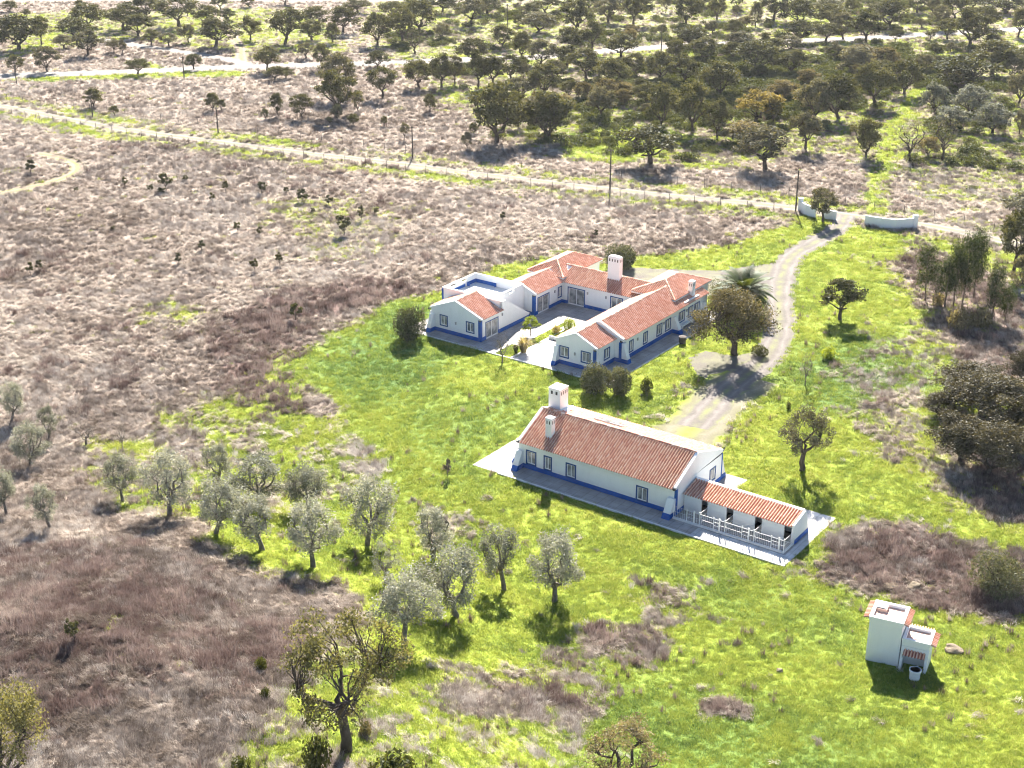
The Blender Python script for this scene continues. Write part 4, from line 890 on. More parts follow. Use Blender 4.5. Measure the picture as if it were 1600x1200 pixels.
p = at(1066, 536); mb = MB(); mb.prism([(0.42 * math.cos(t), 0.42 * math.sin(t), 0) for t in [math.pi / 4 * k + 0.2 for k in range(8)]], (0, 0, 0.75)); mb.tube([(0, 0, 0.75), (0, 0, 0.80), (0, 0, 0.88)], [0.47, 0.47, 0.2], 8)
b = mb.build('compost_bin', M['pole']); b.location = tuple(p); tag(b, 'dark compost bin under the left edge of the big oak', 'bin')

# ------------------------------------------------------------------ trees
def leaf_quads(C, size, rs, aspect=0.55, droop=0.0):
    n = len(C); a = rs.randn(n, 3); a /= np.linalg.norm(a, axis=1)[:, None]; b = rs.randn(n, 3); b -= a * (a * b).sum(1)[:, None]; b /= np.linalg.norm(b, axis=1)[:, None]
    a[:, 2] -= droop; s = (size * (0.6 + 0.8 * rs.rand(n)))[:, None]
    V = np.stack([C - a * s * 0.5, C + b * s * aspect * 0.5, C + a * s * 0.5, C - b * s * aspect * 0.5], 1).reshape(-1, 3)
    F = np.arange(4 * n).reshape(n, 4); return V, F
def limb(mb, a, b, r0, r1, rs, n=4, sides=5, wob=0.08, sag=0.0):
    a = np.array(a, float); b = np.array(b, float); L = np.linalg.norm(b - a); pts = []
    for k in range(n + 1):
        t = k / n; p = a + (b - a) * t
        if 0 < k < n: p = p + rs.randn(3) * L * wob * 0.6
        p = p + np.array([0, 0, sag * L * math.sin(math.pi * t)]); pts.append(p)
    mb.tube(pts, [r0 + (r1 - r0) * (k / n) ** 0.8 for k in range(n + 1)], sides, False); return pts
def make_tree(seed, h=6.0, cr=3.0, fork=1.6, style='oak', leaves=2400, lsize=0.30, lean=(0, 0), clumps=34, trunk_r=0.22, flat=0.62, fill=1.0, limbs=5):
    rs = np.random.RandomState(seed); mb = MB()
    top = np.array([lean[0], lean[1], fork]); cz0 = fork * (0.55 if style == 'oak' else 0.5); ch = h - cz0; cc = np.array([lean[0] * 1.4, lean[1] * 1.4, cz0 + ch * 0.5])
    tp = limb(mb, (0, 0, -0.15), top, trunk_r * 1.25, trunk_r * 0.85, rs, 4, 7, 0.05)
    C = []
    for k in range(clumps):                        # clump centres fill an uneven dome, more of them near its skin
        th = 2 * math.pi * (k * 0.618 + rs.rand() * 0.15); ph = rs.rand()
        if style == 'oak': zz = -0.45 + 1.40 * ph ** 0.8
        else: zz = -0.65 + 1.6 * ph
        zz = min(zz, 0.97); rr = math.sqrt(max(0.03, 1 - zz * zz)) * (0.45 + 0.55 * rs.rand() ** 0.5) * (0.85 + 0.25 * math.sin(3 * th + seed))
        C.append(cc + np.array([rr * math.cos(th) * cr * 0.85, rr * math.sin(th) * cr * 0.85, zz * ch * 0.48 * (0.85 + 0.3 * rs.rand())]))
    C = np.array(C)
    ang = rs.rand() * 6.28; tips = []
    for k in range(limbs):
        th = ang + 2 * math.pi * k / limbs + rs.uniform(-0.3, 0.3); up = rs.uniform(0.25, 0.6) if style == 'oak' else rs.uniform(0.55, 0.9)
        e = cc + np.array([math.cos(th) * cr * 0.55, math.sin(th) * cr * 0.55, (up - 0.5) * ch * 0.6])
        pts = limb(mb, top - np.array([0, 0, 0.05]), e, trunk_r * 0.68, trunk_r * 0.26, rs, 5, 6, 0.11, 0.05 if style == 'oak' else 0.0); tips += pts[2:]
    tips.append(top); tips = np.array(tips)
    for c in C:
        j = np.argmin(((tips - c) ** 2).sum(1) + np.maximum(0, tips[:, 2] - c[2]) * 0.5); limb(mb, tips[j], c, trunk_r * 0.22, trunk_r * 0.06, rs, 3, 4, 0.10)
    me_t = None
    tv = bpy.data.meshes.new('trunk'); tv.from_pydata([tuple(map(float, v)) for v in mb.v], [], mb.f); tv.update()
    for p in tv.polygons: p.use_smooth = True
    per = max(4, leaves // clumps); P = []; lv = []
    for c in C:
        w = 0.55 + 0.9 * rs.rand(); n = int(per * w); r = cr * (0.20 + 0.13 * rs.rand()) * fill
        d = rs.randn(n, 3); d /= np.linalg.norm(d, axis=1)[:, None]; q = d * (rs.rand(n) ** 0.45)[:, None] * r
        q[:, 2] *= flat if style == 'oak' else 1.0
        if style == 'olive': q[:, 2] += np.abs(rs.randn(n)) * r * 0.25
        P.append(c + q); lv.append(np.clip(0.25 + 0.5 * rs.rand(n) + (rs.rand() - 0.5) * 0.4, 0, 1))
    P = np.concatenate(P); lv = np.concatenate(lv)
    V, F = leaf_quads(P, np.full(len(P), lsize), rs, 0.62 if style == 'oak' else 0.34)
    me_c = npmesh('crown', V, F, fattr={'lv': lv}); return tv, me_c
def shell_bush(seed, r=1.0, h=1.2, leaves=900, lsize=0.16, lobes=5, aspect=0.5, hollow=0.6):
    rs = np.random.RandomState(seed); P = []; lv = []
    for k in range(lobes):
        th = 6.28 * k / lobes + rs.rand(); off = np.array([math.cos(th), math.sin(th), 0]) * r * 0.38 * (lobes > 1); n = leaves // lobes
        d = rs.randn(n, 3); d /= np.linalg.norm(d, axis=1)[:, None]; rad = hollow + (1 - hollow) * rs.rand(n) ** 0.5; rad *= 1 + 0.16 * np.sin(d[:, 0] * 7 + k) * np.sin(d[:, 1] * 6 + k * 2)
        q = d * rad[:, None]; q[:, 0] *= r * 0.68; q[:, 1] *= r * 0.68; hh = h * (0.75 + 0.25 * rs.rand()); q[:, 2] = (q[:, 2] * 0.5 + 0.5) * hh
        P.append(off + q); lv.append(np.clip(0.2 + 0.6 * rs.rand(n) + (rs.rand() - 0.5) * 0.3, 0, 1))
    P = np.concatenate(P); P[:, 2] = np.maximum(P[:, 2], 0.03); V, F = leaf_quads(P, np.full(len(P), lsize), rs, aspect)
    st = MB()
    for k in range(6): limb(st, (0, 0, -0.05), (rs.uniform(-0.5, 0.5) * r, rs.uniform(-0.5, 0.5) * r, h * 0.65), 0.05 * r, 0.015 * r, rs, 3, 4)
    tv = bpy.data.meshes.new('stem'); tv.from_pydata([tuple(map(float, v)) for v in st.v], [], st.f); tv.update()
    return tv, npmesh('foliage', V, F, fattr={'lv': np.concatenate(lv)})
TREES = []                                         # (x, y, crown radius) for the grass to know
def plant(name, meshes, u, v, wpx, hpx, base, mats, rz, label, cat, group=None, parts=('trunk', 'crown'), tilt=0.0, fx=1.22):
    """stand a plant on the ground point seen at (u,v); wpx, hpx are its size there in photo pixels; base = (radius, height) of the mesh."""
    p = at(u, v); sh, sv = pxm(p); kx = wpx / sh / 2 / base[0] * (fx if parts[-1] == 'crown' else 1.08); kz = hpx / sv / base[1]
    o = empty(name, tuple(p), rz); o.scale = (kx, kx, kz)
    if tilt: o.rotation_euler = (0, tilt, rz)
    for me, m, nm in zip(meshes, mats, parts):
        q = bpy.data.objects.new(nm, me); COL.objects.link(q); q.parent = o
        if len(me.materials) == 0: me.materials.append(m)
        q.material_slots[0].link = 'OBJECT'; q.material_slots[0].material = m
    tag(o, label, cat, group); TREES.append((p[0], p[1], wpx / sh / 2)); return o
rng = random.Random(11)
OAKS = [make_tree(100 + k, 6.0, 3.3, f, 'oak', 4200, 0.28, (rng.uniform(-0.4, 0.4), rng.uniform(-0.3, 0.3)), 40, 0.22, 0.62, 0.95, 5) for k, f in enumerate((1.3, 1.6, 1.0, 1.8, 1.2, 1.4, 0.9, 1.6))]
OAKB = (3.3, 6.0)
FARB = [make_tree(140 + k, 5.0, 3.0, 0.7, 'oak', 4000, 0.27, (0, 0), 38, 0.2, 0.7, 0.98, 5) for k in range(4)]    # low, dense, foliage to the ground
BARE = [make_tree(150 + k, 6.0, 3.0, 1.4, 'olive', 700, 0.22, (0, 0), 60, 0.2, 0.7, 0.9, 6) for k in range(2)]
OLIV = [make_tree(200 + k, 4.0, c, f, 'olive', nl, 0.16, (rng.uniform(-0.35, 0.35), rng.uniform(-0.2, 0.2)), 46, 0.15, 0.8, 0.95 if nl > 5000 else 0.8, lm) for k, (f, c, nl, lm) in enumerate(((1.1, 1.95, 6500, 6), (0.75, 1.8, 5600, 4), (1.3, 2.0, 6800, 5), (0.8, 1.7, 4600, 3), (1.0, 1.9, 6000, 6), (1.2, 1.75, 4400, 4), (0.9, 2.0, 6000, 5)))]
OLIB = (1.95, 4.1)
OLIT = [make_tree(230 + k, 4.0, 1.8, 1.2, 'olive', 2600, 0.15, (0.2, 0), 40, 0.10, 0.8, 0.85, 6) for k in range(2)]   # thin ones
BUSH = [shell_bush(300 + k, 1.0, 1.25, 900, 0.20, 4) for k in range(4)]; BUSHB = (1.05, 1.3)
SMALL = [make_tree(320 + k, 2.4, 0.9, 0.5, 'oak', 1100, 0.20, (0.05, 0), 14, 0.06, 0.85, 1.15, 4) for k in range(4)]; SMALLB = (0.95, 2.4)

# --- olive grove, front left
OL = [(18, 660, 36, 62, 0), (76, 688, 32, 56, 0), (48, 728, 52, 70, 0), (12, 806, 44, 74, 0), (80, 828, 46, 76, 0), (192, 784, 48, 74, 0), (264, 806, 74, 96, 1), (336, 834, 70, 84, 1), (341, 758, 52, 66, 1), (405, 786, 78, 78, 1), (483, 806, 60, 78, 1),
      (411, 860, 72, 88, 1), (489, 886, 78, 104, 1), (573, 851, 76, 98, 1), (602, 912, 52, 70, 2), (677, 870, 70, 80, 1), (711, 964, 86, 112, 1), (631, 1010, 88, 108, 1), (788, 923, 68, 98, 1), (866, 940, 80, 106, 1), (135, 694, 42, 36, 3), (192, 703, 18, 42, 3), (270, 722, 22, 24, 3)]
lab = {0: 'small grey olive at the far left edge, standing beside a larger one', }
OLL = ['small leaning olive at the far left edge, highest of the grove', 'narrow young olive beside the highest one at the far left', 'rounded olive below the two small olives at far left', 'olive cut by the left picture edge', 'leaning olive right of the one cut by the left edge',
       'olive at the left end of the grove, beside the green patch', 'large silvery olive, third from the left in the grove', 'olive with dark shadow at its foot, below the twin-topped one', 'upright olive behind the front row, left of the broadest back olive', 'broad silvery olive in the back row of the grove',
       'dense olive at the right of the grove back row', 'olive in the middle row casting its shadow on straw', 'large olive at the lowest point of the left front row', 'olive on the lawn edge, right of the grove', 'thin half-bare olive between two dense ones', 'olive nearest above the pair by the straw patch',
       'largest olive in the right part of the grove', 'olive nearest the camera, above the bare oak', 'olive second from the right end of the grove', 'olive at the right end of the grove', 'bent nearly bare sapling on the left green patch', 'thin bare sapling above the left olives', 'small bare sapling behind the large silvery olive']
for k, ((u, v, w, h, t), lb) in enumerate(zip(OL, OLL)):
    src = OLIT[k % 2] if t in (2,) else (BARE[k % 2] if t == 3 else OLIV[(k * 3) % 7]); bs = OLIB if t != 3 else (3.0, 6.0)
    plant('olive_tree', src, u, v, w, h * 0.95, bs, (M['bark_olive'], M['olive'] if t != 3 else M['twig']), k * 1.7, lb, 'tree', 'olive grove', fx=1.36 if t < 2 else 1.2)
plant('olive_tree', make_tree(240, 4.0, 1.9, 1.3, 'olive', 5200, 0.15, (-0.1, 0), 44, 0.17, 0.8, 0.75, 4), 1252, 735, 78, 94, OLIB, (M['bark_oak'], M['oak_grey']), 2.2, 'sparse grey-leaved tree on the lawn behind the kennel row', 'tree')
# --- individual trees near the houses
t = make_tree(401, 7.2, 4.1, 1.8, 'oak', 14000, 0.18, (-0.4, 0), 84, 0.27, 0.75, 0.92, 6); plant('oak_tree', t, 1149, 554, 118, 94, (4.1, 7.0), (M['bark_oak'], M['oak_brown']), 0.6, 'large round oak on the gravel beside the courtyard house', 'tree')
t = make_tree(402, 8.0, 4.6, 2.5, 'oak', 7000, 0.17, (-0.3, 0.2), 66, 0.32, 0.6, 0.62, 4); plant('oak_tree', t, 541, 1174, 226, 196, (4.5, 8.0), (M['bark_oak'], M['oak_warm']), 2.0, 'open oak with dark forked trunk at the bottom, yellowish leaves', 'tree', fx=1.02)
t = make_tree(403, 6.5, 3.8, 1.8, 'oak', 5200, 0.16, (0.2, 0), 64, 0.30, 0.65, 0.62, 6); plant('oak_tree', t, 973, 1244, 156, 100, (3.8, 6.5), (M['bark_oak'], M['oak_brown']), 1.1, 'twiggy oak cut off by the bottom picture edge', 'tree', fx=1.02)
t = make_tree(404, 6.5, 3.6, 1.0, 'oak', 9500, 0.17, (0, 0), 60, 0.24, 0.8, 0.95, 5); plant('oak_tree', t, 18, 1236, 118, 158, (3.6, 6.5), (M['bark_oak'], M['oak_warm']), 3.0, 'dense yellow-green oak in the bottom left corner', 'tree')
plant('oak_tree', OAKS[3], 1286, 347, 44, 50, OAKB, (M['bark_oak'], M['oak_grey']), 0.3, 'small leaning oak in front of the entrance walls', 'tree', None)
plant('oak_tree', OAKS[1], 1312, 500, 68, 58, OAKB, (M['bark_oak'], M['oak']), 1.3, 'low spreading oak on the lawn right of the drive', 'tree')
plant('bare_sapling', BARE[1], 1258, 602, 22, 50, (3.0, 6.0), (M['bark_olive'], M['twig']), 0.3, 'bare sapling standing alone on the lawn right of the drive', 'tree')
plant('bare_sapling', BARE[0], 785, 566, 30, 46, (3.0, 6.0), (M['bark_olive'], M['twig']), 0.9, 'bare sapling at the front edge of the courtyard paving', 'tree')
plant('young_tree', SMALL[1], 699, 745, 10, 26, SMALLB, (M['bark_olive'], M['twig']), 0.3, 'tiny bare seedling on the lawn left of the long house', 'tree')
# palm
def make_palm():
    rs = np.random.RandomState(9); mb = MB(); mb.tube([(0, 0, -0.1), (0, 0, 0.9), (0.03, 0, 1.7)], [0.42, 0.36, 0.40], 9)
    tv = bpy.data.meshes.new('trunk'); tv.from_pydata([tuple(map(float, v)) for v in mb.v], [], mb.f); tv.update(); V = []; F = []; lv = []
    for k in range(84):
        th = k * 2.399; el = 1.35 - 1.75 * (k / 84) + rs.uniform(-0.1, 0.1); L = rs.uniform(2.5, 3.3); d = np.array([math.cos(th), math.sin(th)]); p = np.array([0.03, 0, 1.75]); a = el; c = 0.2 + 0.6 * rs.rand()
        for s in range(13):
            st = L / 13; q = p + np.array([d[0] * math.cos(a), d[1] * math.cos(a), math.sin(a)]) * st; a -= 0.085 + 0.02 * rs.rand()
            side = np.array([-d[1], d[0], 0]); ll = 0.50 * math.sin(math.pi * min(1, (s + 1.5) / 13.5)) + 0.10; fw = (q - p) / st
            i = len(V); w = 0.02; V += [p - side * w, p + side * w, q + side * w, q - side * w]; F.append((i, i + 1, i + 2, i + 3)); lv.append(c)
            for sg in (-1, 1):
                for m_ in range(2):
                    b0 = p + (q - p) * (m_ * 0.5); tip = b0 + side * sg * ll * 0.8 + fw * ll * 0.55 + np.array([0, 0, 0.18 * ll - 0.06])
                    i = len(V); V += [b0, b0 + fw * 0.12, tip + fw * 0.03, tip]; F.append((i, i + 1, i + 2, i + 3)); lv.append(np.clip(c + rs.uniform(-0.15, 0.15), 0, 1))
            p = q
    return tv, npmesh('crown', np.array(V), np.array(F), fattr={'lv': lv})
plant('palm_tree', make_palm(), 1160, 488, 82, 78, (2.75, 4.6), (M['bark_palm'], M['palm']), 0.2, 'date palm with arching fronds behind the large round oak', 'tree')
# shrubs
sb = shell_bush(501, 1.0, 1.25, 6500, 0.10, 3, 0.35); plant('shrub', sb, 640, 530, 48, 56, BUSHB, (M['bark_oak'], M['shrub']), 0, 'tall clipped dark shrub left of the courtyard house', 'shrub', None, ('stem', 'foliage'))
sb = shell_bush(502, 1.0, 1.25, 6500, 0.10, 5, 0.4); plant('shrub', sb, 930, 613, 46, 50, BUSHB, (M['bark_oak'], M['shrub']), 0, 'left one of two round shrubs before the right wing', 'shrub', 'round shrubs before the right wing', ('stem', 'foliage'))
plant('shrub', sb, 968, 616, 36, 50, BUSHB, (M['bark_oak'], M['shrub']), 2, 'right one of two round shrubs before the right wing', 'shrub', 'round shrubs before the right wing', ('stem', 'foliage'))
plant('shrub', BUSH[1], 1010, 614, 19, 28, BUSHB, (M['bark_oak'], M['scrubleaf']), 1, 'small dark pointed shrub alone on the lawn between the houses', 'shrub', None, ('stem', 'foliage'))
plant('shrub', sb, 970, 418, 50, 40, BUSHB, (M['bark_oak'], M['shrub']), 1, 'grey shrub behind the broad chimney of the courtyard house', 'shrub', None, ('stem', 'foliage'))
sb2 = shell_bush(503, 1.0, 1.25, 4000, 0.10, 5, 0.45); plant('shrub', sb2, 1127, 472, 46, 36, BUSHB, (M['bark_oak'], M['shrub']), 1, 'grey-green shrub between the right wing and the palm', 'shrub', None, ('stem', 'foliage'))
plant('shrub', sb2, 1186, 556, 28, 18, BUSHB, (M['bark_oak'], M['scrubleaf']), 2, 'low dome-shaped shrub between the large oak and the drive', 'shrub', None, ('stem', 'foliage'))
plant('shrub', BUSH[2], 1294, 560, 24, 20, BUSHB, (M['bark_oak'], M['lime']), 0, 'yellow-green shrub on the lawn below the low oak', 'shrub', None, ('stem', 'foliage'))
plant('shrub', BUSH[3], 1232, 640, 8, 14, BUSHB, (M['bark_oak'], M['scrubleaf']), 0, 'tiny dark shrub on the lawn above the sparse grey tree', 'shrub', None, ('stem', 'foliage'))
ct = make_tree(505, 2.6, 1.0, 0.9, 'oak', 2200, 0.12, (0, 0), 22, 0.05, 0.7, 1.1, 5); plant('citrus_tree', ct, 829, 524, 26, 28, (1.0, 2.5), (M['bark_olive'], M['lime']), 0, 'bright round citrus tree in the courtyard beside the stair', 'tree')
plant('courtyard_shrub', sb2, 889, 516, 20, 20, BUSHB, (M['bark_oak'], M['lime']), 0.5, 'yellowish shrub in the courtyard near the rear paving', 'shrub', None, ('stem', 'foliage'))
plant('courtyard_shrub', BUSH[0], 869, 520, 14, 14, BUSHB, (M['bark_oak'], M['straw_leaf']), 0.5, 'straw-coloured shrub beside the low courtyard wall', 'shrub', None, ('stem', 'foliage'))
def fountain_grass(seed, n=420, L=1.5):
    rs = np.random.RandomState(seed); V = []; F = []; lv = []
    for k in range(n):
        th = rs.rand() * 6.28; lean = 0.15 + 0.9 * rs.rand(); d = np.array([math.cos(th), math.sin(th), 0]); s = np.array([-d[1], d[0], 0]) * 0.018; l_ = L * (0.6 + 0.5 * rs.rand()); b0 = d * 0.25 * rs.rand()
        m_ = b0 + d * l_ * 0.35 * lean + np.array([0, 0, l_ * 0.6]); e = b0 + d * l_ * 0.9 * lean + np.array([0, 0, l_ * (0.95 - 0.45 * lean)]); i = len(V)
        V += [b0 - s, b0 + s, m_ + s, m_ - s, e - s * 0.3, e + s * 0.3]; F += [(i, i + 1, i + 2, i + 3), (i + 3, i + 2, i + 5, i + 4)]; c = rs.rand(); lv += [c, c]
    return (npmesh('blades', np.array(V), np.array(F), fattr={'lv': lv}),)
plant('pampas_clump', fountain_grass(1), 818, 551, 34, 30, (1.2, 1.45), (M['straw_leaf'],), 0, 'large straw-coloured grass clump at the courtyard entrance', 'plant', None, ('blades',))
plant('pampas_clump', fountain_grass(2), 806, 552, 16, 17, (1.2, 1.45), (M['scrubleaf'],), 0, 'small dark green grass clump left of the straw-coloured one', 'plant', None, ('blades',))
# eucalyptus row
def make_euc(seed, h=9.0, leaves=5200):
    rs = np.random.RandomState(seed); mb = MB(); pts = limb(mb, (0, 0, -0.1), (rs.uniform(-0.3, 0.3), 0, h * 0.93), 0.14, 0.03, rs, 8, 6, 0.012); P = []
    for k in range(30):
        t = 0.32 + 0.66 * k / 30; j = np.array(pts[min(8, int(t * 8))]); th = rs.rand() * 6.28; l_ = (1.25 - 0.8 * abs(t - 0.55)) * rs.uniform(0.5, 1.1); c = np.array([j[0] + math.cos(th) * l_, j[1] + math.sin(th) * l_, t * h + 0.25 * l_])
        limb(mb, (j[0], j[1], t * h - 0.3), c, 0.035, 0.01, rs, 2, 4); n = leaves // 30; q = rs.randn(n, 3) * np.array([0.34, 0.34, 0.5]); P.append(c + q)
    tv = bpy.data.meshes.new('trunk'); tv.from_pydata([tuple(map(float, v)) for v in mb.v], [], mb.f); tv.update(); P = np.concatenate(P)
    V, F = leaf_quads(P, np.full(len(P), 0.24), rs, 0.36, 0.6); return tv, npmesh('crown', V, F, fattr={'lv': np.clip(rs.rand(len(P)), 0, 1)})
EUC = [make_euc(600 + k) for k in range(3)]
EL = [(1445, 470, 30, 84, 'leftmost eucalyptus, standing apart with a bare lower trunk'), (1476, 480, 32, 76, 'shorter bushy eucalyptus at the left of the dense group'), (1489, 481, 28, 100, 'eucalyptus in the middle of the dense group'), (1503, 480, 32, 112, 'tallest eucalyptus of the dense group'), (1521, 468, 30, 104, 'eucalyptus at the right of the dense group'), (1549, 504, 28, 86, 'eucalyptus standing alone right of the dense group'), (1570, 504, 20, 54, 'thin young eucalyptus right of the lone one')]
for k, (u, v, w, h, lb) in enumerate(EL): plant('eucalyptus_tree', EUC[k % 3], u, v, w, h, (1.35, 9.2), (M['bark_euc'], M['euc']), k * 1.3, lb, 'tree', 'eucalyptus trees on the right', fx=0.98)
# dark thicket on the right
THK = [make_tree(170 + k, 5.0, 3.0, 0.7, 'oak', 13000, 0.16, (0, 0), 58, 0.2, 0.75, 0.95, 5) for k in range(2)]
TH = [(1515, 632, 106, 66, 'oak', 'uppermost dark oak of the thicket at the right edge'), (1470, 655, 60, 46, 'oak', 'small dark oak at the left tip of the right-hand thicket'), (1548, 668, 124, 88, 'oak', 'broad dark oak in the middle of the right-hand thicket'), (1500, 720, 96, 76, 'oak_grey', 'grey-brown oak at the left front of the right-hand thicket'), (1545, 742, 110, 88, 'oak_grey', 'large grey-brown oak at the front of the right-hand thicket'), (1604, 700, 66, 84, 'oak', 'dark oak of the thicket cut by the right picture edge'), (1600, 602, 56, 58, 'oak_grey', 'oak above the thicket, cut by the right picture edge'), (1582, 428, 62, 96, 'oak', 'crooked dark oak beside the dirt road at the right edge'), (1606, 475, 56, 80, 'oak_grey', 'oak below the crooked one, cut by the right edge'), (1592, 345, 70, 40, 'oak_grey', 'low oak above the dirt road at the right edge')]
for k, (u, v, w, h, m_, lb) in enumerate(TH): plant('oak_tree', THK[k % 2] if 'thicket' in lb else OAKS[k % 4], u, v, w * (1.08 if 'thicket' in lb else 1), h * (0.86 if 'thicket' in lb else 1), (3.1, 5.0) if 'thicket' in lb else OAKB, (M['bark_oak'], M['thicket'] if 'thicket' in lb else M[m_]), k * 2.1, lb, 'tree', 'dark trees at the right edge')
plant('shrub', shell_bush(510, 1.0, 1.25, 6500, 0.09, 5, 0.35), 1556, 926, 88, 66, BUSHB, (M['bark_oak'], M['shrub']), 0, 'big rounded grey-green bush at the right edge above the pump house', 'shrub', None, ('stem', 'foliage'))
for k, (u, v, w, h, lb) in enumerate([(1532, 512, 34, 36, 'dry leafless bush under the lone eucalyptus'), (1500, 515, 40, 40, 'dry bush in the shadow of the eucalyptus group'), (1465, 478, 20, 22, 'small dry bush at the foot of the eucalyptus group')]):
    plant('shrub', BUSH[k], u, v, w, h, BUSHB, (M['bark_oak'], M['oak_brown']), k, lb, 'shrub', 'dry bushes under the eucalyptus', ('stem', 'foliage'))
# small dark shrubs in the bare left field
FS = [(48, 272, 17, 22), (195, 292, 9, 15), (235, 300, 11, 12), (260, 297, 19, 26), (253, 303, 13, 10), (353, 299, 11, 15), (332, 316, 10, 14), (409, 302, 16, 17), (472, 315, 20, 18), (514, 321, 13, 16), (488, 333, 7, 9), (565, 344, 10, 22), (588, 336, 8, 13), (538, 367, 23, 29), (372, 362, 11, 17), (405, 369, 9, 14), (315, 391, 12, 15), (279, 412, 11, 16), (398, 423, 13, 19), (437, 415, 12, 21), (62, 424, 13, 17), (48, 430, 11, 19), (177, 360, 7, 7), (289, 283, 10, 10), (448, 302, 10, 10), (785, 345, 10, 14), (930, 372, 10, 12), (462, 500, 20, 26), (118, 1005, 22, 40), (120, 300, 8, 8)]
FS.sort(key=lambda q: q[0])
for k, (u, v, w, h) in enumerate(FS):
    plant('field_shrub', SMALL[k % 4], u, v, w, h, SMALLB, (M['bark_oak'], M['oak']), k * 1.1, 'small dark shrub in the dry left field, %s from the left' % ordinal(k), 'shrub', 'small shrubs in the dry field')
# bottom shrubs
for k, (u, v, w, h, lb) in enumerate([(497, 1205, 44, 60, 'dark green bush at the bottom edge beside the bare oak trunk'), (615, 1215, 70, 36, 'low dark bush at the bottom edge right of the bare oak'), (378, 1212, 30, 30, 'small dark bush at the bottom edge left of the bare oak'), (408, 1048, 20, 24, 'small dark bush left of the bare oak crown'), (415, 1092, 16, 20, 'tiny dark bush below the left branches of the bare oak'), (572, 1150, 20, 26, 'small bush just right of the bare oak trunk')]):
    plant('shrub', BUSH[k % 4], u, v, w, h, BUSHB, (M['bark_oak'], M['scrubleaf'] if k != 5 else M['oak_brown']), k, lb, 'shrub', 'bushes round the bare oak', ('stem', 'foliage'))

# --- oaks between and beyond the roads: surveyed positions (photo pixels u, v, width, height, kind)
BETWEEN = [(146, 168, 25, 25, 0), (179, 180, 14, 13, 1), (333, 173, 22, 23, 0), (346, 172, 13, 14, 1), (435, 181, 19, 29, 0), (473, 185, 30, 31, 0), (415, 186, 10, 14, 3), (527, 180, 54, 56, 0), (530, 152, 48, 56, 2), (560, 176, 15, 28, 2), (527, 188, 17, 20, 3), (552, 196, 17, 15, 1), (515, 193, 9, 9, 1), (600, 197, 10, 13, 1), (672, 175, 17, 24, 1), (631, 219, 13, 22, 2), (730, 233, 15, 22, 2), (600, 154, 40, 40, 0), (776, 222, 78, 76, 1), (858, 218, 68, 62, 1), (740, 209, 14, 14, 1), (655, 137, 38, 36, 0), (690, 137, 36, 42, 0), (711, 132, 24, 36, 2), (748, 137, 32, 46, 0), (770, 134, 38, 38, 0), (430, 125, 30, 18, 1), (447, 122, 22, 14, 1), (417, 112, 34, 32, 0), (502, 108, 24, 32, 0), (590, 105, 32, 21, 1), (800, 128, 40, 34, 0)]
FARL = [(24, 113, 24, 22, 0), (74, 112, 34, 32, 2), (215, 116, 32, 21, 0), (303, 108, 24, 19, 0), (30, 77, 66, 44, 1), (65, 70, 24, 36, 0), (138, 42, 52, 30, 1), (115, 57, 48, 24, 1), (138, 87, 42, 32, 2), (100, 76, 30, 18, 2), (192, 47, 48, 32, 0), (216, 57, 42, 28, 0), (228, 27, 52, 28, 1), (282, 42, 58, 37, 0), (320, 45, 36, 30, 0), (336, 74, 58, 36, 0), (237, 71, 24, 20, 0), (295, 67, 24, 24, 2), (265, 72, 26, 17, 2), (178, 82, 18, 18, 2), (192, 84, 14, 18, 2), (356, 34, 24, 17, 0), (392, 63, 30, 30, 0), (445, 69, 50, 46, 0), (487, 63, 40, 26, 0), (495, 42, 38, 26, 0), (520, 67, 22, 26, 0), (535, 52, 40, 33, 0), (590, 70, 40, 40, 1), (628, 68, 42, 44, 0), (655, 50, 54, 42, 0), (648, 85, 32, 34, 4), (688, 63, 22, 22, 2), (478, 91, 24, 20, 2), (740, 96, 46, 30, 1), (345, 15, 24, 18, 0), (390, 11, 20, 14, 0), (445, 8, 30, 16, 0), (690, 20, 40, 24, 0), (735, 40, 44, 34, 2), (762, 22, 40, 24, 0), (560, 20, 36, 18, 0), (610, 28, 36, 22, 0), (15, 18, 22, 14, 0), (125, 12, 14, 10, 1), (42, 26, 12, 10, 1), (785, 75, 34, 30, 0)]
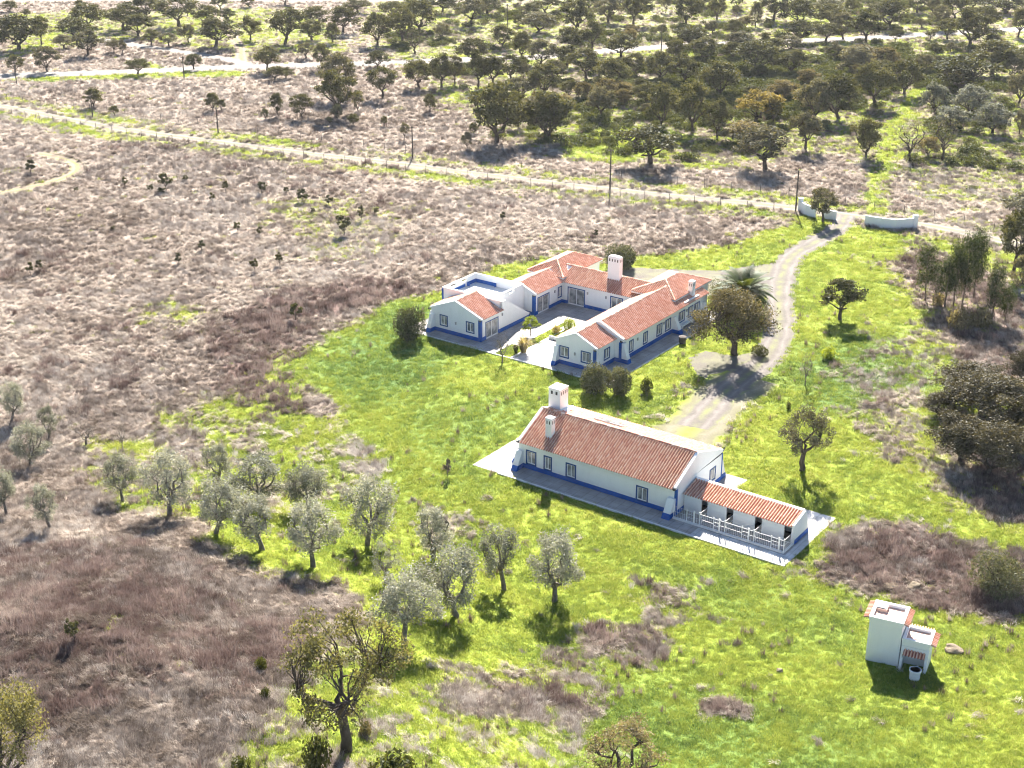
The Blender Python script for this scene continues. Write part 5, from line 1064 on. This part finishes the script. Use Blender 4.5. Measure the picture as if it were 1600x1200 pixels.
WOOD = [(430, 512, 170, 98, 0), (795, 528, 142, 108, 2), (720, 452, 132, 62, 5), (915, 467, 88, 98, 2), (1105, 492, 82, 102, 1), (1240, 507, 98, 112, 4), (1300, 490, 62, 54, 5), (1345, 500, 82, 112, 4), (110, 432, 132, 112, 2), (20, 402, 52, 62, 1), (640, 432, 72, 100, 0), (565, 412, 98, 132, 0), (465, 397, 92, 112, 1), (280, 372, 78, 82, 2), (755, 392, 124, 88, 6), (815, 387, 52, 62, 0), (945, 382, 92, 112, 2), (1020, 372, 112, 112, 0), (1135, 332, 102, 112, 0), (1225, 297, 98, 92, 1), (1320, 357, 78, 82, 7), (1430, 362, 94, 78, 7), (1370, 402, 92, 58, 7), (1500, 417, 104, 78, 7), (1400, 284, 174, 88, 1), (1500, 237, 144, 88, 0), (1580, 332, 74, 92, 2), (1585, 422, 42, 62, 2),
        (105, 302, 94, 88, 0), (35, 312, 84, 58, 2), (235, 247, 94, 78, 0), (305, 292, 94, 88, 0), (220, 317, 54, 52, 5), (465, 257, 84, 78, 0), (540, 267, 88, 78, 0), (650, 302, 114, 92, 1), (770, 227, 124, 82, 0), (865, 237, 84, 68, 0), (845, 312, 84, 52, 5), (920, 272, 62, 48, 5), (1070, 252, 114, 88, 2), (1090, 192, 94, 42, 5), (1160, 217, 94, 58, 5), (1010, 192, 58, 48, 2), (690, 192, 52, 48, 0), (600, 192, 84, 62, 0), (510, 192, 64, 58, 1), (340, 182, 94, 62, 0), (195, 162, 84, 62, 0), (250, 162, 62, 78, 0), (90, 207, 84, 68, 2), (30, 182, 58, 68, 0), (35, 257, 38, 52, 2),
        (710, 162, 88, 52, 2), (555, 142, 94, 48, 1), (575, 127, 52, 42, 1), (695, 107, 52, 38, 0), (790, 137, 32, 30, 1), (900, 132, 88, 58, 0), (895, 77, 94, 62, 1), (870, 162, 74, 42, 2), (980, 127, 74, 48, 0), (1035, 122, 62, 68, 2), (1105, 132, 98, 78, 0), (1000, 87, 94, 62, 0), (1185, 87, 94, 72, 0), (1150, 52, 64, 38, 0), (1055, 48, 38, 46, 0), (990, 42, 84, 36, 0), (815, 67, 88, 72, 0), (760, 82, 38, 62, 2), (540, 82, 78, 78, 0), (380, 77, 74, 82, 0), (300, 70, 78, 62, 2), (200, 107, 84, 88, 0), (80, 102, 94, 52, 2), (55, 62, 64, 42, 0), (105, 40, 74, 40, 0), (165, 30, 62, 38, 0), (640, 62, 54, 62, 0), (1430, 152, 114, 98, 0), (1360, 122, 64, 54, 0), (1340, 92, 54, 62, 2), (1385, 57, 78, 58, 0), (1480, 87, 74, 54, 1), (1580, 117, 58, 72, 0), (1540, 42, 124, 46, 0), (1500, 162, 64, 44, 5), (1265, 40, 70, 44, 0), (1310, 50, 30, 50, 2), (480, 40, 30, 44, 2), (700, 30, 40, 50, 0), (590, 24, 60, 34, 0), (240, 26, 60, 34, 1), (340, 20, 60, 30, 0), (420, 24, 60, 34, 0), (880, 22, 80, 36, 0), (1440, 26, 60, 36, 0), (170, 210, 70, 56, 0), (140, 250, 60, 50, 2), (390, 240, 70, 60, 0), (420, 330, 70, 60, 1), (350, 330, 50, 44, 5), (10, 360, 70, 60, 1), (160, 350, 60, 46, 5), (1290, 230, 60, 50, 2), (1560, 250, 60, 60, 2), (960, 330, 60, 50, 0)]
WOOD = [(800 + x / 2, y / 2, w / 2, h / 2, k) for x, y, w, h, k in WOOD]
_r2 = random.Random(4); _n = 0                      # smaller trees standing between the surveyed ones
while _n < 62:
    u, v = _r2.uniform(800, 1600), _r2.uniform(8, 190); w = _r2.uniform(14, 30) * (0.6 + v / 250)
    if any(abs(u - q[0]) < 0.42 * (q[2] + w) * 0.8 and abs(v - q[1]) < 7 for q in WOOD) or (v > 150 and u > 1330) or abs(v - (90 - (u - 830) * 0.065)) < 6: continue
    WOOD.append((u, v, w, w * _r2.uniform(0.6, 0.9), _r2.choice([0, 0, 2, 5, 1]))); _n += 1
KIND = {0: ('OAK', 'oak', 'dark holm oak'), 1: ('FARB', 'oak', 'dense bushy dark oak'), 2: ('OAK', 'oak_grey', 'grey-green cork oak'), 3: ('FARB', 'shrub', 'pale grey bush'), 4: ('BARE', 'oak_grey', 'half-bare grey tree'), 5: ('FARB', 'oak_brown', 'low brownish bush'), 6: ('OAK', 'oak_yellow', 'yellow-leaved cork oak'), 7: ('FARB', 'olive_far', 'silvery wild olive')}
def survey(lst, bands, where, group):
    done = {}
    for lo, hi, phrase in bands:
        rows = {}
        for q in sorted(lst, key=lambda q: q[0]):
            if lo <= q[1] < hi: rows.setdefault(q[4], []).append(q)
        for kd, row in rows.items():
            src, m_, nm = KIND[kd]
            for i, (u, v, w, h, _) in enumerate(row):
                pool = {'OAK': OAKS, 'FARB': FARB, 'BARE': BARE}[src]; bs = {'OAK': OAKB, 'FARB': (3.1, 5.0), 'BARE': (3.0, 6.0)}[src]
                cnt = 'only %s' % nm if len(row) == 1 else '%s %s from left' % (ordinal(i), nm)
                plant('wild_olive' if kd == 7 else 'bush' if kd in (3, 5) else 'oak_tree', pool[rng.randrange(len(pool))], u, v, w * 1.22, h * 1.14, bs, (M['bark_oak'], M[m_]), rng.random() * 6.28, '%s %s' % (cnt, phrase), 'bush' if kd in (3, 5) else 'tree', group, fx=1.18)
survey(BETWEEN, [(0, 130, 'near the paved road, left half'), (130, 170, 'halfway between the two roads'), (170, 300, 'just above the dirt road, left half')], '', 'trees between the two roads')
survey(FARL, [(0, 32, 'in the top row at upper left'), (32, 60, 'in the second row at upper left'), (60, 86, 'in the third row at upper left'), (86, 200, 'beside the paved road at upper left')], '', 'trees beyond the paved road')
survey(WOOD, [(0, 34, 'in the top row of the wood'), (34, 60, 'in the second row of the wood'), (60, 90, 'in the third row of the wood'), (90, 125, 'in the fourth row of the wood'), (125, 165, 'in the fifth row of the wood'), (165, 200, 'in the wood, second row from the dirt road'), (200, 330, 'in the wood, front row by the dirt road')], '', 'trees of the wood on the right')

# ------------------------------------------------------------------ grass, weeds and scrub: nobody could count them
def blades(seed, n, L, width, lean0, lean1, spread, comb=None, curl=0.5, segs=2):
    rs = np.random.RandomState(seed); V = []; F = []; lv = []
    for k in range(n):
        th = rs.rand() * 6.28 if comb is None else comb + rs.randn() * 0.45; d = np.array([math.cos(th), math.sin(th), 0]); s = np.array([-d[1], d[0], 0]) * width * (0.6 + 0.8 * rs.rand()) / 2
        ln = L * (0.55 + 0.6 * rs.rand()); le = rs.uniform(lean0, lean1); b0 = np.array([rs.randn() * spread, rs.randn() * spread, 0]); i = len(V); c = rs.rand()
        e1 = b0 + d * ln * 0.5 * math.sin(le * 0.7) + np.array([0, 0, ln * 0.5 * math.cos(le * 0.7)]); e2 = e1 + d * ln * 0.5 * math.sin(le * (0.7 + curl)) + np.array([0, 0, ln * 0.5 * math.cos(le * (0.7 + curl))])
        e2[2] = max(e2[2], 0.02); e1[2] = max(e1[2], 0.03)
        V += [b0 - s, b0 + s, e1 + s * 0.8, e1 - s * 0.8, e2 + s * 0.15, e2 - s * 0.15]; F += [(i, i + 1, i + 2, i + 3), (i + 3, i + 2, i + 4, i + 5)]; lv += [c, c]
    return npmesh('tuft', np.array(V), np.array(F), fattr={'lv': lv})
def scatter(name, tufts, P, scale, rot, tint, material, label):
    """one object: points carrying size, turn and tint; geometry nodes stand a tuft on each."""
    me = bpy.data.meshes.new(name); me.vertices.add(len(P)); me.vertices.foreach_set('co', np.c_[P, zt(P[:, 0], P[:, 1])].astype(np.float32).ravel())
    for nm, arr in (('size', scale), ('turn', rot), ('tint', tint)):
        a = me.attributes.new(nm, 'FLOAT', 'POINT'); a.data.foreach_set('value', arr.astype(np.float32))
    pk = me.attributes.new('pick', 'INT', 'POINT'); pk.data.foreach_set('value', np.random.RandomState(3).randint(0, len(tufts), len(P)).astype(np.int32))
    o = mobj(name, me, None); tag(o, label, None, None, 'stuff'); o['category'] = 'grass'
    ng = bpy.data.node_groups.new(name + '_scatter', 'GeometryNodeTree'); ng.interface.new_socket('Geometry', in_out='INPUT', socket_type='NodeSocketGeometry'); ng.interface.new_socket('Geometry', in_out='OUTPUT', socket_type='NodeSocketGeometry')
    n = ng.nodes; l = ng.links; gi = n.new('NodeGroupInput'); go = n.new('NodeGroupOutput')
    iop = n.new('GeometryNodeInstanceOnPoints'); l.new(gi.outputs[0], iop.inputs['Points'])
    def na(nm, dt='FLOAT'): a = n.new('GeometryNodeInputNamedAttribute'); a.data_type = dt; a.inputs[0].default_value = nm; return a.outputs[0]
    gti = n.new('GeometryNodeGeometryToInstance')
    lib = bpy.data.collections.new(name + '_shapes')
    for k, t in enumerate(tufts):
        t.materials.append(material); ob = bpy.data.objects.new('tuft_shape', t); lib.objects.link(ob)
        oi = n.new('GeometryNodeObjectInfo'); oi.inputs['Object'].default_value = ob; oi.transform_space = 'ORIGINAL'; l.new(oi.outputs['Geometry'], gti.inputs[0])
    l.new(gti.outputs[0], iop.inputs['Instance']); iop.inputs['Pick Instance'].default_value = True; l.new(na('pick', 'INT'), iop.inputs['Instance Index'])
    cx = n.new('ShaderNodeCombineXYZ'); l.new(na('turn'), cx.inputs[2]); l.new(cx.outputs[0], iop.inputs['Rotation']); l.new(na('size'), iop.inputs['Scale'])
    l.new(iop.outputs[0], go.inputs[0])
    md = o.modifiers.new('scatter', 'NODES'); md.node_group = ng; return o

# candidate points: density falls with distance, inside the part of the land that can be seen plus a margin
rs = np.random.RandomState(21)
def candidates(dens_near, p_fall):
    out = []
    for y0 in range(48, 420, 6):
        hw = (y0 + 30) * 0.40 + 8; d = dens_near * (80.0 / max(80, y0)) ** p_fall; n = int(d * 6 * 2 * hw); out.append(np.c_[rs.uniform(-hw, hw, n), rs.uniform(y0, y0 + 6, n)])
    return np.concatenate(out)
def clear(P, extra=0.15):
    ok = np.ones(len(P), bool)
    for f in FOOT:
        lo = f.min(0) - 0.5; hi = f.max(0) + 0.5; i = np.where((P[:, 0] > lo[0]) & (P[:, 0] < hi[0]) & (P[:, 1] > lo[1]) & (P[:, 1] < hi[1]) & ok)[0]
        if len(i): ok[i[sdist(P[i], f) > -extra + 0.22 * rs.rand(len(i)) ** 2]] = False
    for ln, hw in LINES:
        lo = ln.min(0) - 6; hi = ln.max(0) + 6; i = np.where((P[:, 0] > lo[0]) & (P[:, 0] < hi[0]) & (P[:, 1] > lo[1]) & (P[:, 1] < hi[1]) & ok)[0]
        if len(i): ok[i[ldist(P[i], ln) < hw * (0.75 + 0.3 * rs.rand(len(i)))]] = False
    return ok
HOUSES = [[(-9.0, -0.1), (0.1, -0.1), (0.1, 16.7), (16.5, 16.7), (16.5, 24), (0, 26), (-9, 17)], [(10.3, -0.1), (16.5, -0.1), (16.5, 24), (10.3, 24)]]
for h in HOUSES: FOOT.append(np.array([lw(x, y, O1) for x, y in h]))
FOOT.append(np.array([lw(x, y, O2) for x, y in ((X0 - 0.3, -0.3), (0.3, -0.3), (0.3, 8.8), (X0 - 0.3, 8.8))]))

def clumpy(P, s, lo, hi): return np.clip((fbm(P[:, 0], P[:, 1], s, 3) - lo) / (hi - lo), 0, 1)
P = candidates(19.0, 1.9); P = P[clear(P)]; g, b, lsh = masks(P)
pat = np.clip((g + (fbm(P[:, 0] + 31, P[:, 1], 1.6, 3) - 0.5) * 1.1 - 0.5) * 2.4 + 0.5, 0, 1); isg = rs.rand(len(P)) < pat
far = np.clip((P[:, 1] - 80) / 200, 0, 1)
# green grass
Q = P[isg]; q = lsh[isg]; k = clumpy(Q, 1.3, 0.3, 0.7)
tint = np.clip(0.44 + 0.26 * clumpy(Q, 4.0, 0.25, 0.75) + rs.randn(len(Q)) * 0.13 - 0.22 * q + 0.0 * far[isg], 0.02, 0.98) * (1 - 0.0 * q)
gm = grass_mat('green_grass_blade', [(0.0, (0.075, 0.13, 0.042)), (0.3, (0.165, 0.235, 0.058)), (0.55, (0.285, 0.335, 0.06)), (0.8, (0.385, 0.415, 0.085)), (1.0, (0.50, 0.48, 0.15))], 0.55)
scatter('green_grass', [blades(700 + j, 36, 0.16, 0.026, 0.1, 1.1, 0.15) for j in range(4)], Q, (0.5 + 0.5 * k + 0.4 * rs.rand(len(Q))) * (1 + 1.2 * far[isg]), rs.rand(len(Q)) * 6.28, tint, gm, 'bright yellow-green grass covering the lawns and slopes')
# dry grass, combed by the wind in swirls, and brown weeds
nd = ~isg; Q = P[nd]; bb = np.clip(b[nd] + (fbm(Q[:, 0] + 77, Q[:, 1] + 13, 2.6, 3) - 0.5) * 1.5, 0, 1); isb = rs.rand(len(Q)) < np.clip((bb - 0.35) * 1.3, 0, 0.8) * 0.62
D = Q[~isb]; fd = far[nd][~isb]
flow = R(200) + 2.6 * (fbm(D[:, 0], D[:, 1], 11.0, 2) - 0.5) * 2 + 2.6 * (fbm(D[:, 0] + 50, D[:, 1], 2.6, 2) - 0.5) * 2 + 0.8 * rs.randn(len(D))
tint = np.clip(0.17 - 0.10 * fd + 0.9 * clumpy(D, 1.4, 0.25, 0.75) * 0.45 + 0.3 * clumpy(D + 40, 22.0, 0.3, 0.7) - 0.3 * bb[~isb] + rs.randn(len(D)) * 0.20, 0.02, 0.98)
dm = grass_mat('dry_grass_blade', [(0.0, (0.13, 0.102, 0.082)), (0.25, (0.255, 0.208, 0.175)), (0.5, (0.41, 0.35, 0.30)), (0.8, (0.60, 0.535, 0.47)), (1.0, (0.75, 0.69, 0.61))], 0.35)
scatter('dry_grass', [blades(720 + j, 30, 0.46, 0.026, 0.5, 1.45, 0.15, 0.0, 0.5) for j in range(4)], D, (0.62 + 0.32 * clumpy(D + 9, 1.5, 0.3, 0.7) + 0.3 * rs.rand(len(D))) * (1 + 0.55 * fd), flow, tint, dm, 'flattened pinkish dry grass covering the fields')
B = Q[isb]; fb = far[nd][isb]
bm_ = grass_mat('brown_weed_stalk', [(0.0, (0.10, 0.068, 0.06)), (0.4, (0.19, 0.135, 0.118)), (0.75, (0.31, 0.235, 0.205)), (1.0, (0.45, 0.37, 0.32))], 0.25)
scatter('brown_weeds', [blades(740 + j, 44, 0.55, 0.024, 0.1, 0.95, 0.14, None, 0.3) for j in range(4)], B, (0.4 + 0.6 * clumpy(B, 1.9, 0.3, 0.7) + 0.3 * rs.rand(len(B))) * (1 + 0.9 * fb), rs.rand(len(B)) * 6.28, np.clip(0.3 + 0.5 * clumpy(B, 3.0, 0.3, 0.7) + rs.randn(len(B)) * 0.15, 0, 1), bm_, 'dark reddish-brown dead weeds standing in patches')
# weeds standing singly in the green
S = Q[:0]
Gp = P[isg]; w = (rs.rand(len(Gp)) < 0.018 + 0.08 * np.clip(0.75 - g[isg], 0, 1)) & (fbm(Gp[:, 0], Gp[:, 1], 12, 2) > 0.47); S = Gp[w]
scatter('meadow_weeds', [blades(760 + j, 40, 0.75, 0.024, 0.05, 0.6, 0.12, None, 0.3) for j in range(3)], S, 0.4 + 0.6 * rs.rand(len(S)), rs.rand(len(S)) * 6.28, np.clip(0.45 + rs.randn(len(S)) * 0.25, 0, 1), bm_, 'brown seed stalks scattered over the green grass')
# evergreen scrub under the wood
pw = poly([(960, 110), (1100, 84), (1300, 80), (1460, 92), (1500, 130), (1420, 140), (1330, 165), (1240, 178), (1080, 185), (985, 190), (900, 170)])
n = 11000; lo, hi = pw.min(0), pw.max(0); C_ = np.c_[rs.uniform(lo[0], hi[0], n), rs.uniform(lo[1], hi[1], n)]; dS = sdist(C_, pw); keep = (dS + (fbm(C_[:, 0], C_[:, 1], 10, 2) - 0.5) * 14 > 0) & (fbm(C_[:, 0], C_[:, 1], 4.0, 2) > 0.44); C_ = C_[keep]
pw2 = poly([(620, 0), (1640, -10), (1640, 300), (1480, 300), (1300, 235), (1100, 255), (980, 245), (760, 215), (660, 140), (600, 60)]); n = 9000; lo, hi = pw2.min(0), pw2.max(0); C2 = np.c_[rs.uniform(lo[0], hi[0], n), rs.uniform(lo[1], hi[1], n)]
C2 = C2[(sdist(C2, pw2) > 0) & (fbm(C2[:, 0] + 9, C2[:, 1], 9.0, 3) > 0.56) & (ldist(C2, _pl) > 5) & (ldist(C2, _gl) > 4)]; C_ = np.concatenate([C_, C2])
sm = leaf_mat('scrub_leaf_mass', (0.035, 0.048, 0.012), (0.13, 0.14, 0.04), 0.3, 0.05)
scatter('scrub', [shell_bush(780 + j, 0.9, 0.9, 420, 0.20, 3)[1] for j in range(3)], C_, 0.7 + 0.9 * rs.rand(len(C_)), rs.rand(len(C_)) * 6.28, rs.rand(len(C_)), sm, 'dark green scrub growing thick between the trees of the wood')
print('POINTS', len(P), isg.sum(), len(D), len(B), len(S), len(C_))



# ------------------------------------------------------------------ thin sunlit haze over the whole plain
m, nt, n, l = mat('haze_air'); o_ = n.new('ShaderNodeOutputMaterial'); pv = n.new('ShaderNodeVolumePrincipled')
pv.inputs['Color'].default_value = (0.95, 0.96, 1.0, 1); pv.inputs['Density'].default_value = 0.00005; pv.inputs['Anisotropy'].default_value = 0.3
l.new(pv.outputs[0], o_.inputs['Volume'])
mb = MB(); mb.box(-6500, 6500, -6500, 6500, -1.5, 74.0); tag(mb.build('haze', m), kind='stuff')
